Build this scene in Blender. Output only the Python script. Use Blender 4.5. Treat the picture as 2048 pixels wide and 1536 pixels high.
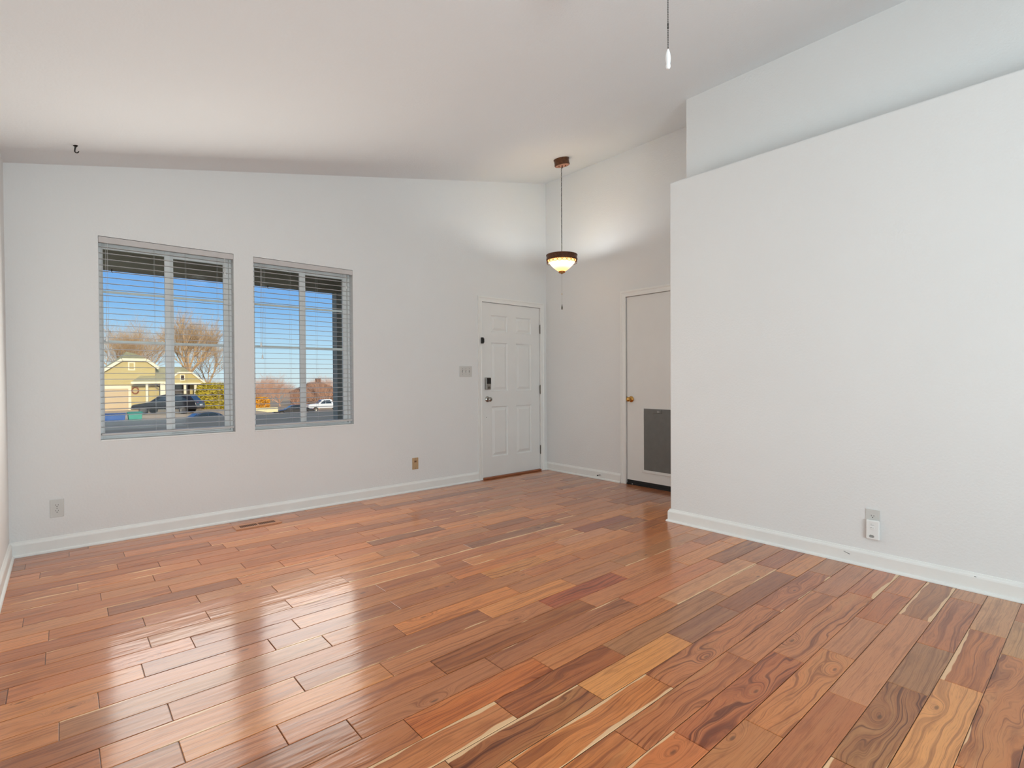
import bpy, bmesh, math, random
from mathutils import Vector, Matrix
R = math.radians
sc = bpy.context.scene
col = sc.collection
for o in list(bpy.data.objects):
    bpy.data.objects.remove(o)

# ------------------------------------------------------------------ camera
CH = 1.1688
yaw, pitch, roll = R(40.7962), R(-0.6408), R(-0.3397)
fw = Vector((math.sin(yaw)*math.cos(pitch), math.cos(yaw)*math.cos(pitch), math.sin(pitch)))
rt0 = Vector((math.cos(yaw), -math.sin(yaw), 0)); up0 = rt0.cross(fw)
rt = rt0*math.cos(roll)+up0*math.sin(roll); up = up0*math.cos(roll)-rt0*math.sin(roll)
cd = bpy.data.cameras.new('camera'); cam = bpy.data.objects.new('camera', cd); col.objects.link(cam)
m = Matrix((rt, up, -fw)).transposed().to_4x4(); m.translation = Vector((0, 0, CH)); cam.matrix_world = m
cd.sensor_width = 36; cd.lens = 1043.908*36/2048; cd.clip_start = 0.02; cd.clip_end = 400
sc.camera = cam
sc.view_settings.view_transform = 'Standard'; sc.view_settings.look = 'None'
sc.view_settings.exposure = 0.06; sc.view_settings.gamma = 1; sc.view_settings.use_curve_mapping = False

# ------------------------------------------------------------------ sky
w = bpy.data.worlds.new('world'); sc.world = w; w.use_nodes = True
nt = w.node_tree; nt.nodes.clear()
wo = nt.nodes.new('ShaderNodeOutputWorld'); bg = nt.nodes.new('ShaderNodeBackground')
tc = nt.nodes.new('ShaderNodeTexCoord'); sp = nt.nodes.new('ShaderNodeSeparateXYZ'); rp = nt.nodes.new('ShaderNodeValToRGB')
nt.links.new(tc.outputs['Generated'], sp.inputs[0]); nt.links.new(sp.outputs['Z'], rp.inputs[0])
e = rp.color_ramp.elements
e[0].position = 0.0; e[0].color = (.66, .80, .84, 1)
e[1].position = 1.0; e[1].color = (.36, .40, .44, 1)
for ps, c in ((.05, (.50, .74, .90)), (.12, (.24, .50, .86)), (.22, (.10, .30, .80)), (.34, (.14, .30, .66)), (.5, (.36, .42, .50))):
    k = e.new(ps); k.color = (*c, 1)
nt.links.new(rp.outputs[0], bg.inputs[0]); nt.links.new(bg.outputs[0], wo.inputs[0]); bg.inputs[1].default_value = 1.0

# ------------------------------------------------------------------ lights
def light(name, kind, loc, energy, color=(1, 1, 1), size=.1, size_y=None, to=None):
    l = bpy.data.lights.new(name, kind); l.energy = energy; l.color = color
    o = bpy.data.objects.new(name, l); o.location = loc; col.objects.link(o)
    if kind == 'AREA':
        l.size = size
        if size_y: l.shape = 'RECTANGLE'; l.size_y = size_y
    elif kind == 'POINT': l.shadow_soft_size = size
    elif kind == 'SUN': l.angle = size
    if to is not None: o.rotation_euler = Vector(to).to_track_quat('-Z', 'Y').to_euler()
    return o
DY = 4.7612
light('sun', 'SUN', (0, -10, 10), 3.1, (1, .90, .74), R(.6), to=(.12, 1, -.19))
# daylight entering by the two front windows; unseen area fill added behind the camera
for x0, x1 in ((.2087, 1.085), (1.2354, 2.1117)):
    light('window_daylight', 'AREA', ((x0+x1)/2, DY-.11, 1.46), 14.6, (.98, .95, .87), .80, 1.36, to=(0, -1, -.14))
light('rear_fill', 'AREA', (.80, -2.35, 1.25), 131, (.735, .905, .965), 2.0, 2.1, to=(.04, 1, .45))
light('pendant_bulb', 'POINT', (4.066, 3.888, 2.44), 8.4, (.84, .94, 1), .03)
light('fan_bulb', 'POINT', (1.54, .98, 2.62), 2.7, (.88, .94, 1), .10)

# ------------------------------------------------------------------ helpers
def lin(c):
    return tuple(((x/255)/12.92 if x/255 <= .04045 else ((x/255+.055)/1.055)**2.4) for x in c)
def mat(name, rgb, rough=.5, metal=0.0, spec=.5, var=.06, vscale=6, bump=0.0, bscale=60, stretch=(1, 1, 1), emit=None, es=1.0, coat=0):
    mm = bpy.data.materials.new(name); mm.use_nodes = True; t = mm.node_tree; n = t.nodes; l = t.links
    b = n['Principled BSDF']
    tc = n.new('ShaderNodeTexCoord'); mp = n.new('ShaderNodeMapping'); mp.inputs['Scale'].default_value = stretch
    l.new(tc.outputs['Object'], mp.inputs[0])
    ns = n.new('ShaderNodeTexNoise'); ns.inputs['Scale'].default_value = vscale; ns.inputs['Detail'].default_value = 3
    l.new(mp.outputs[0], ns.inputs['Vector'])
    c = lin(rgb); r = n.new('ShaderNodeValToRGB')
    r.color_ramp.elements[0].color = (*[x*(1-var) for x in c], 1); r.color_ramp.elements[1].color = (*[min(1, x*(1+var)) for x in c], 1)
    r.color_ramp.elements[0].position = .3; r.color_ramp.elements[1].position = .7
    l.new(ns.outputs[0], r.inputs[0]); l.new(r.outputs[0], b.inputs['Base Color'])
    b.inputs['Roughness'].default_value = rough; b.inputs['Metallic'].default_value = metal
    b.inputs['Specular IOR Level'].default_value = spec; b.inputs['Coat Weight'].default_value = coat
    if bump:
        n2 = n.new('ShaderNodeTexNoise'); n2.inputs['Scale'].default_value = bscale; n2.inputs['Detail'].default_value = 3
        l.new(mp.outputs[0], n2.inputs['Vector'])
        bp = n.new('ShaderNodeBump'); bp.inputs['Strength'].default_value = 1; bp.inputs['Distance'].default_value = bump
        l.new(n2.outputs[0], bp.inputs['Height']); l.new(bp.outputs[0], b.inputs['Normal'])
    if emit: b.inputs['Emission Color'].default_value = (*lin(emit), 1); b.inputs['Emission Strength'].default_value = es
    return mm

def wloc(o):
    v = Vector((0, 0, 0))
    while o is not None: v += o.location; o = o.parent
    return v
class M:
    def __init__(s): s.v = []; s.f = []; s.mi = []
    def add(s, vs, fs, mi=0):
        b = len(s.v); s.v += [Vector(p) for p in vs]
        for f in fs: s.f.append([b+i for i in f]); s.mi.append(mi)
    def box(s, x0, x1, y0, y1, z0, z1, mi=0):
        s.add([(x, y, z) for z in (z0, z1) for y in (y0, y1) for x in (x0, x1)],
              [(0, 2, 3, 1), (4, 5, 7, 6), (0, 1, 5, 4), (2, 6, 7, 3), (0, 4, 6, 2), (1, 3, 7, 5)], mi); return s
    def frame(s, a):
        a = Vector(a).normalized(); h = Vector((0, 0, 1)) if abs(a.z) < .9 else Vector((1, 0, 0))
        u = a.cross(h).normalized(); return a, u, a.cross(u)
    def cyl(s, p0, p1, r0, r1=None, n=16, mi=0, caps=True):
        r1 = r0 if r1 is None else r1; p0 = Vector(p0); p1 = Vector(p1); a, u, v = s.frame(p1-p0); vs = []
        for p, r in ((p0, r0), (p1, r1)):
            for i in range(n):
                t = 2*math.pi*i/n; vs.append(p+u*r*math.cos(t)+v*r*math.sin(t))
        fs = [(i, (i+1) % n, n+(i+1) % n, n+i) for i in range(n)]
        if caps: fs += [tuple(range(n))[::-1], tuple(range(n, 2*n))]
        s.add(vs, fs, mi); return s
    def lathe(s, prof, c, axis=(0, 0, 1), n=32, mi=0):
        c = Vector(c); a, u, v = s.frame(axis); vs = []
        for r, h in prof:
            for i in range(n):
                t = 2*math.pi*i/n; vs.append(c+a*h+(u*math.cos(t)+v*math.sin(t))*r)
        fs = [(j*n+i, j*n+(i+1) % n, (j+1)*n+(i+1) % n, (j+1)*n+i) for j in range(len(prof)-1) for i in range(n)]
        s.add(vs, fs, mi); return s
    def tube(s, pts, r, n=8, mi=0, closed=False):
        pts = [Vector(p) for p in pts]; k = len(pts); vs = []; ref = None
        for i, p in enumerate(pts):
            a = (pts[(i+1) % k]-pts[i-1]) if closed else (pts[min(i+1, k-1)]-pts[max(i-1, 0)])
            a.normalize()
            if ref is None: _, u, _ = s.frame(a)
            else: u = (ref-a*ref.dot(a)).normalized()
            ref = u; v = a.cross(u); rr = r[i] if isinstance(r, (list, tuple)) else r
            for j in range(n):
                t = 2*math.pi*j/n; vs.append(p+u*rr*math.cos(t)+v*rr*math.sin(t))
        m = k if closed else k-1
        fs = [(i*n+j, i*n+(j+1) % n, ((i+1) % k)*n+(j+1) % n, ((i+1) % k)*n+j) for i in range(m) for j in range(n)]
        if not closed: fs += [tuple(range(n))[::-1], tuple(range((k-1)*n, k*n))]
        s.add(vs, fs, mi); return s
    def prism(s, poly, d, axis='y', a0=0, mi=0):   # poly in the two other axes, extruded a0..d
        n = len(poly); vs = []
        for h in (a0, d):
            for p, q in poly: vs.append((p, h, q) if axis == 'y' else (h, p, q) if axis == 'x' else (p, q, h))
        s.add(vs, [tuple(range(n)), tuple(range(n, 2*n))[::-1]]+[(i, n+i, n+(i+1) % n, (i+1) % n) for i in range(n)], mi); return s
    def build(s, name, mats, parent=None, smooth=False, bevel=0, seg=2, angle=35):
        me = bpy.data.meshes.new(name); off = wloc(parent) if parent else Vector((0, 0, 0))
        me.from_pydata([p-off for p in s.v], [], s.f)
        for mm in (mats if isinstance(mats, (list, tuple)) else [mats]): me.materials.append(mm)
        for p, i in zip(me.polygons, s.mi): p.material_index = i
        bm = bmesh.new(); bm.from_mesh(me); bmesh.ops.recalc_face_normals(bm, faces=bm.faces); bm.to_mesh(me); bm.free()
        if smooth:
            for p in me.polygons: p.use_smooth = True
            me.set_sharp_from_angle(angle=R(angle))
        o = bpy.data.objects.new(name, me); col.objects.link(o); o.parent = parent
        if bevel:
            b = o.modifiers.new('bevel', 'BEVEL'); b.width = bevel; b.segments = seg; b.limit_method = 'ANGLE'; b.angle_limit = R(40)
        return o
def thing(name, label, cat, loc=(0, 0, 0), group=None):
    o = bpy.data.objects.new(name, None); o.empty_display_size = .05; col.objects.link(o); o.location = loc
    return tag(o, label, cat, group)
def tag(o, label, cat, group=None, kind=None):
    o['label'] = label; o['category'] = cat
    if group: o['group'] = group
    if kind: o['kind'] = kind
    return o
def struct(o): o['kind'] = 'structure'; return o
def sroot(name, loc=(0, 0, 0)):
    o = bpy.data.objects.new(name, None); o.empty_display_size = .05; col.objects.link(o); o.location = loc; return struct(o)
def copy_tree(o, parent=None):
    c = o.copy(); col.objects.link(c); c.parent = parent
    for ch in list(o.children): copy_tree(ch, c)
    return c

# ------------------------------------------------------------------ materials
WALLC = (237, 237, 236)
m_wall = mat('painted_drywall', WALLC, .75, spec=.25, var=.012, vscale=1.1, bump=.0016, bscale=75)
m_ceil = mat('ceiling_paint', (233, 236, 238), .8, spec=.2, var=.012, vscale=.9, bump=.0016, bscale=70)
m_trim = mat('white_trim_paint', (243, 243, 240), .35, spec=.45, var=.015, vscale=9)
m_door = mat('door_paint', (238, 238, 236), .42, spec=.4, var=.012, vscale=5)
m_vinyl = mat('white_vinyl', (246, 245, 243), .3, spec=.5, var=.01)
m_slat = mat('blind_slat', (200, 199, 198), .45, var=.02)
m_valance = mat('blind_valance', (205, 200, 198), .5, var=.02)
m_plate = mat('white_plastic', (214, 213, 209), .35, var=.01)
m_plate2 = mat('bright_plastic', (242, 242, 240), .3, var=.01)
m_almond = mat('almond_plastic', (196, 164, 126), .4, var=.05, vscale=30)
m_black = mat('black_plastic', (22, 23, 22), .35, var=.1)
m_slot = mat('socket_slot', (20, 19, 18), .6, var=.1)
m_dark = mat('black_rubber', (12, 13, 15), .55, var=.1)
m_nickel = mat('satin_nickel', (165, 163, 158), .28, metal=1, var=.04, vscale=40)
m_nick2 = mat('aged_nickel', (120, 116, 108), .4, metal=1, var=.2, vscale=60)
m_brass = mat('polished_brass', (205, 158, 88), .18, metal=1, var=.06, vscale=30)
m_bronze = mat('antique_bronze', (92, 56, 34), .5, metal=.35, var=.35, vscale=45, bump=.0015, bscale=80)
m_copper = mat('copper_plate', (206, 140, 104), .4, metal=.5, var=.06, vscale=30)
m_chain = mat('dark_chain', (70, 72, 66), .4, metal=.8, var=.1)
m_glow = mat('glowing_glass', (250, 225, 170), .3, var=.02, emit=(255, 232, 168), es=4.8)
def glow_ramp(mm, z0, z1):   # lit glass: hot at the bulb height, amber towards the rim
    t = mm.node_tree; n = t.nodes; l = t.links; b = n['Principled BSDF']
    tc = n.new('ShaderNodeTexCoord'); sp_ = n.new('ShaderNodeSeparateXYZ'); l.new(tc.outputs['Object'], sp_.inputs[0])
    mr = n.new('ShaderNodeMapRange'); l.new(sp_.outputs['Z'], mr.inputs[0]); mr.inputs[1].default_value = z0; mr.inputs[2].default_value = z1
    r = n.new('ShaderNodeValToRGB'); l.new(mr.outputs[0], r.inputs[0]); e_ = r.color_ramp.elements
    e_[0].position = 0; e_[0].color = (.32, .16, .04, 1); e_[1].position = 1; e_[1].color = (.22, .085, .015, 1)
    for p_, c_ in ((.22, (.45, .21, .07)), (.55, (.75, .55, .30)), (.80, (.40, .19, .055))): k = e_.new(p_); k.color = (*c_, 1)
    l.new(r.outputs[0], b.inputs['Emission Color'])
m_grey = mat('grey_flap', (112, 112, 109), .5, var=.05, vscale=15, bump=.0006, bscale=120)
m_wood = mat('threshold_oak', (160, 98, 66), .35, var=.15, vscale=8, stretch=(1, 12, 12))
m_pearl = mat('clear_white_fob', (250, 250, 250), .1, var=.01, emit=(255, 255, 255), es=.0)
m_vent = mat('vent_brown_enamel', (190, 130, 94), .35, var=.05, vscale=30)
m_ventd = mat('vent_dark', (34, 18, 14), .7)

def glassmat(name, tint=(1, 1, 1)):
    mm = bpy.data.materials.new(name); mm.use_nodes = True; t = mm.node_tree; t.nodes.clear()
    out = t.nodes.new('ShaderNodeOutputMaterial'); mx = t.nodes.new('ShaderNodeMixShader'); tr = t.nodes.new('ShaderNodeBsdfTransparent')
    gl = t.nodes.new('ShaderNodeBsdfGlossy'); fr = t.nodes.new('ShaderNodeFresnel'); fr.inputs[0].default_value = 1.14
    nz = t.nodes.new('ShaderNodeTexNoise'); nz.inputs['Scale'].default_value = 2; bp = t.nodes.new('ShaderNodeBump'); bp.inputs['Distance'].default_value = .0004
    t.links.new(nz.outputs[0], bp.inputs['Height']); t.links.new(bp.outputs[0], gl.inputs['Normal'])
    tr.inputs[0].default_value = (*tint, 1); gl.inputs['Roughness'].default_value = .02
    t.links.new(fr.outputs[0], mx.inputs[0]); t.links.new(tr.outputs[0], mx.inputs[1]); t.links.new(gl.outputs[0], mx.inputs[2])
    t.links.new(mx.outputs[0], out.inputs[0]); return mm
m_glass = glassmat('window_glass', (.97, .985, .98))

# ------------------------------------------------------------------ floor: individual boards as one mesh
def floor_material():
    mm = bpy.data.materials.new('acacia_planks'); mm.use_nodes = True; t = mm.node_tree; n = t.nodes; l = t.links
    b = n['Principled BSDF']
    def N(k, **kw):
        x = n.new(k)
        for a, v in kw.items(): setattr(x, a, v)
        return x
    def mth(op, a, bb=None, c=None, clamp=False):
        x = N('ShaderNodeMath', operation=op); x.use_clamp = clamp
        for i, q in enumerate((a, bb, c)):
            if q is None: continue
            if isinstance(q, (int, float)): x.inputs[i].default_value = q
            else: l.new(q, x.inputs[i])
        return x.outputs[0]
    def att(nm): return N('ShaderNodeAttribute', attribute_name=nm)
    base = att('tone').outputs['Color']; par = N('ShaderNodeSeparateXYZ'); l.new(att('par').outputs['Vector'], par.inputs[0])   # fig, sapF, sapN
    knot = N('ShaderNodeSeparateXYZ'); l.new(att('knot').outputs['Vector'], knot.inputs[0])                                    # knot u, knot v, seed
    uv = N('ShaderNodeSeparateXYZ'); l.new(att('board').outputs['Vector'], uv.inputs[0])                                       # u, v, 0
    u, v = uv.outputs[0], uv.outputs[1]; fig, sF, sN = par.outputs; ku, kv, seed = knot.outputs
    def comb(a, bb, c):
        x = N('ShaderNodeCombineXYZ')
        for i, q in enumerate((a, bb, c)):
            if isinstance(q, (int, float)): x.inputs[i].default_value = q
            else: l.new(q, x.inputs[i])
        return x.outputs[0]
    def noise(vec, detail=2, rough=.5, scale=1.0):
        x = N('ShaderNodeTexNoise'); x.inputs['Scale'].default_value = scale; x.inputs['Detail'].default_value = detail; x.inputs['Roughness'].default_value = rough
        l.new(vec, x.inputs['Vector']); return x.outputs[0]
    def mapr(val, a, bb, c=0, d=1):
        x = N('ShaderNodeMapRange'); x.interpolation_type = 'SMOOTHSTEP'
        l.new(val, x.inputs[0])
        for i, q in zip((1, 2, 3, 4), (a, bb, c, d)): x.inputs[i].default_value = q
        return x.outputs[0]
    # grain field: distance across the board, bent by slow noise and by a knot
    warp = mth('SUBTRACT', noise(comb(mth('MULTIPLY', u, 2.6), mth('MULTIPLY', v, 9), seed), 2), .5)
    amp = mth('MULTIPLY_ADD', fig, .15, .012)
    du = mth('SUBTRACT', u, ku); dv = mth('SUBTRACT', v, kv)
    d2 = mth('ADD', mth('MULTIPLY', mth('MULTIPLY', du, du), 170), mth('MULTIPLY', mth('MULTIPLY', dv, dv), 1300))
    kb = mth('EXPONENT', mth('MULTIPLY', d2, -1))
    f = mth('ADD', mth('ADD', v, mth('MULTIPLY', warp, amp)), mth('MULTIPLY', kb, .085))
    broad = noise(comb(mth('MULTIPLY', u, .7), mth('MULTIPLY', f, 26), mth('ADD', seed, 3.3)), 2, .5)
    lines = noise(comb(mth('MULTIPLY', u, 1.2), mth('MULTIPLY', f, 110), mth('ADD', seed, 7.1)), 3, .6)
    fine = noise(comb(mth('MULTIPLY', u, 14), mth('MULTIPLY', f, 420), seed), 2, .6)
    blot = noise(comb(mth('MULTIPLY', u, 5), mth('MULTIPLY', v, 22), mth('ADD', seed, 11)), 3, .6)
    def mix(fac, a, bb, mode='MIX'):
        x = N('ShaderNodeMix', data_type='RGBA', blend_type=mode)
        l.new(fac, x.inputs[0]) if not isinstance(fac, (int, float)) else setattr(x.inputs[0], 'default_value', fac)
        for i, q in ((6, a), (7, bb)):
            if isinstance(q, tuple): x.inputs[i].default_value = (*q, 1)
            else: l.new(q, x.inputs[i])
        return x.outputs[2]
    dark = mix(1.0, base, (.30, .20, .17), 'MULTIPLY'); lite = mix(.5, base, (.62, .30, .11))
    c = mix(mth('MULTIPLY', mapr(broad, .50, .72), mth('MULTIPLY_ADD', fig, .55, .22)), base, lite)
    c = mix(mth('MULTIPLY', mapr(lines, .50, .68), mth('MULTIPLY_ADD', fig, .70, .32), clamp=True), c, dark)
    c = mix(mth('MULTIPLY', mapr(broad, .47, .30), mth('MULTIPLY', fig, 1.0), clamp=True), c, dark)
    c = mix(mth('MULTIPLY', mapr(blot, .50, .72), .34), c, dark)
    c = mix(mth('MULTIPLY', mapr(fine, .48, .72), .34), c, dark)
    c = mix(mth('MULTIPLY', mapr(kb, .92, 1.0), .6), c, (.035, .018, .012))
    wob = mth('MULTIPLY', mth('SUBTRACT', noise(comb(mth('MULTIPLY', u, 4), 0.0, seed), 2), .5), .05)
    eF = mapr(mth('SUBTRACT', mth('ADD', v, wob), mth('MULTIPLY_ADD', sF, -.016, .068)), 0, .003)
    eN = mapr(mth('SUBTRACT', mth('MULTIPLY_ADD', v, -1, wob), mth('MULTIPLY_ADD', sN, -.016, .068)), 0, .003)
    c = mix(mth('MULTIPLY', eF, mth('GREATER_THAN', sF, .05)), c, (.84, .52, .28))
    c = mix(mth('MULTIPLY', eN, mth('GREATER_THAN', sN, .05)), c, (.84, .52, .28))
    l.new(c, b.inputs['Base Color'])
    b.inputs['Roughness'].default_value = .34; b.inputs['Specular IOR Level'].default_value = .12
    b.inputs['Coat Weight'].default_value = 1.0; b.inputs['Coat Roughness'].default_value = .15; b.inputs['Coat IOR'].default_value = 1.36
    # hand-scraped ripples
    rip = noise(comb(mth('MULTIPLY', u, 7), mth('MULTIPLY', v, 42), seed), 1, .5)
    big = noise(comb(mth('MULTIPLY', u, 3), mth('MULTIPLY', v, 9), mth('ADD', seed, 5)), 1, .5)
    h = mth('ADD', mth('MULTIPLY', rip, .0011), mth('MULTIPLY', big, .0022))
    h = mth('ADD', h, mth('MULTIPLY', lines, .00012))
    bp = N('ShaderNodeBump'); bp.inputs['Strength'].default_value = 1; bp.inputs['Distance'].default_value = 1
    l.new(h, bp.inputs['Height']); l.new(bp.outputs[0], b.inputs['Normal']); l.new(bp.outputs[0], b.inputs['Coat Normal'])
    return mm
JOINTS = {-1: [2.021, 2.978], 0: [2.554, 3.162], 1: [2.381, 2.832, 3.533], 2: [2.142, 3.107], 3: [1.754, 2.462, 2.915], 4: [1.52, 2.28, 3.213], 5: [1.375, 2.129, 3.087], 6: [1.025, 1.731, 2.693, 3.389], 7: [1.476, 2.085, 2.535, 3.238], 8: [1.173, 1.778, 2.674], 9: [0.876, 1.478, 2.389, 3.282], 10: [0.727, 1.328, 2.23, 3.131], 11: [0.537, 1.142, 2.052, 2.94], 12: [0.273, 0.977, 1.882, 2.483, 3.379], 13: [0.077, 0.678, 1.579, 2.184], 14: [0.276, 1.178, 1.879, 2.772], 15: [-0.02, 0.885, 2.092, 2.535], 16: [0.689, 1.292], 17: [0.235, 0.835, 1.738, 2.634, 3.183], 18: [-0.167, 0.43, 1.336, 2.982], 19: [0.283, 0.883, 1.782, 2.684], 20: [-0.065, 0.537, 1.24, 2.129], 21: [0.289, 0.888, 1.783, 2.38], 22: [-0.058, 0.539, 1.137, 1.594], 23: [0.164, 0.768, 1.363, 1.955], 24: [-0.155, 0.446, 1.044, 1.641, 2.247], 25: [0.147, 0.851], 26: [0.4, 1.692], 27: [0.656], 28: [0.456], 29: [1.453]}
PL = [(-1, 2.47, 165, 112, 76, 0.9, 0.3, 0), (-1, 3.21, 165, 135, 105, 0.15, 0, 0), (0, 2.24, 198, 148, 102, 0.4, 0, 0), (0, 2.87, 165, 108, 72, 0.5, 1, 0), (0, 3.45, 175, 140, 112, 0.15, 0, 0), (1, 2.09, 135, 95, 70, 1.0, 0, 0.2), (1, 2.6, 140, 108, 86, 0.3, 0, 0), (1, 2.99, 158, 104, 76, 0.6, 0, 0), (1, 3.68, 165, 125, 100, 0.2, 0, 0), (2, 2.04, 155, 102, 76, 0.1, 0, 0), (2, 2.91, 172, 125, 100, 0.1, 0, 0), (2, 3.47, 150, 108, 82, 0.5, 1, 1), (3, 1.61, 165, 115, 82, 0.1, 0, 0), (3, 2.11, 180, 122, 84, 0.6, 0, 0), (3, 2.65, 168, 122, 98, 0.1, 0, 0), (3, 3.16, 162, 104, 76, 0.35, 0, 0), (4, 1.38, 180, 112, 76, 0.1, 1, 0), (4, 1.94, 160, 98, 70, 0.9, 0, 0), (4, 2.93, 172, 118, 88, 0.8, 0, 0), (4, 3.45, 165, 108, 85, 0.5, 0, 1), (5, 1.3, 180, 118, 78, 0.7, 0, 0), (5, 1.92, 165, 108, 78, 0.8, 0, 0), (5, 2.77, 172, 118, 88, 0.4, 0, 0), (5, 3.37, 165, 118, 98, 0.2, 0, 0), (6, 1.39, 185, 122, 78, 0.6, 1, 1), (6, 2.45, 168, 112, 82, 0.8, 0, 0), (6, 3.03, 165, 108, 82, 0.6, 0, 0.5), (6, 3.57, 155, 115, 95, 0.3, 0, 0), (7, 1.23, 140, 92, 65, 1.0, 1, 0), (7, 1.96, 200, 145, 95, 0.3, 0, 0), (7, 2.36, 130, 95, 82, 0.3, 0, 0), (7, 3.0, 130, 88, 72, 0.2, 0, 0), (7, 3.45, 185, 130, 90, 0.2, 0, 0), (8, 0.96, 175, 118, 84, 0.4, 1, 1), (8, 1.45, 150, 92, 62, 0.7, 0, 0), (8, 2.39, 150, 112, 88, 0.25, 0, 0), (8, 3.39, 148, 95, 76, 0.5, 0, 0), (9, 1.34, 180, 108, 66, 0.6, 0, 0), (9, 1.81, 175, 118, 82, 0.3, 0, 0), (9, 2.83, 182, 138, 110, 0.1, 0, 1), (9, 3.43, 160, 112, 84, 0.3, 0, 0), (10, 2.43, 178, 115, 84, 0.1, 0, 0), (10, 2.85, 170, 120, 90, 0.1, 0, 0), (10, 3.32, 145, 100, 76, 0.5, 0, 0), (11, 1.4, 140, 90, 62, 0.4, 0, 0), (11, 1.73, 165, 112, 80, 0.1, 0, 0), (11, 2.16, 175, 120, 90, 0.1, 0, 0), (12, 1.76, 170, 118, 88, 0.3, 0, 0.3), (12, 2.23, 155, 85, 65, 0.6, 0, 0), (12, 2.72, 178, 122, 92, 0.2, 0, 0), (12, 3.12, 170, 125, 102, 0.1, 0, 0), (12, 3.6, 150, 100, 80, 0.3, 0, 0), (13, 1.9, 200, 140, 92, 0.3, 0, 0), (13, 2.55, 165, 118, 92, 0.2, 0, 0), (14, 1.77, 195, 130, 82, 0.4, 0, 0), (14, 2.1, 168, 118, 88, 0.1, 0, 0), (16, 2.06, 185, 130, 82, 0.7, 0.6, 0), (17, 2.35, 185, 120, 78, 0.3, 0, 0), (17, 2.86, 185, 135, 108, 0.05, 0, 0), (18, 3.04, 130, 80, 70, 0.2, 0, 0), (20, 1.92, 165, 115, 85, 0.4, 0, 1), (20, 2.25, 130, 95, 80, 0.4, 0, 1), (23, 1.93, 172, 118, 90, 0.2, 0, 0.5), (24, 1.94, 125, 90, 75, 0.3, 1, 0)]
KNOTS = {(4, 2.435): .83, (12, 1.66): .38, (4, 1.43): .55, (0, 2.32): .74, (16, 1.63): .67, (14, 1.33): .83, (1, 2.11): .65, (4, 1.94): .34, (6, 3.02): .48, (15, 2.06): .48, (13, 2.9): .3, (20, 2.8): .5}
POOL = [((172,120,88),.25),((165,110,80),.35),((158,104,76),.4),((178,126,92),.2),((150,100,74),.4),((185,130,90),.3),((170,118,92),.15),((140,95,74),.35),((176,116,78),.45),((168,124,96),.15)]
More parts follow.
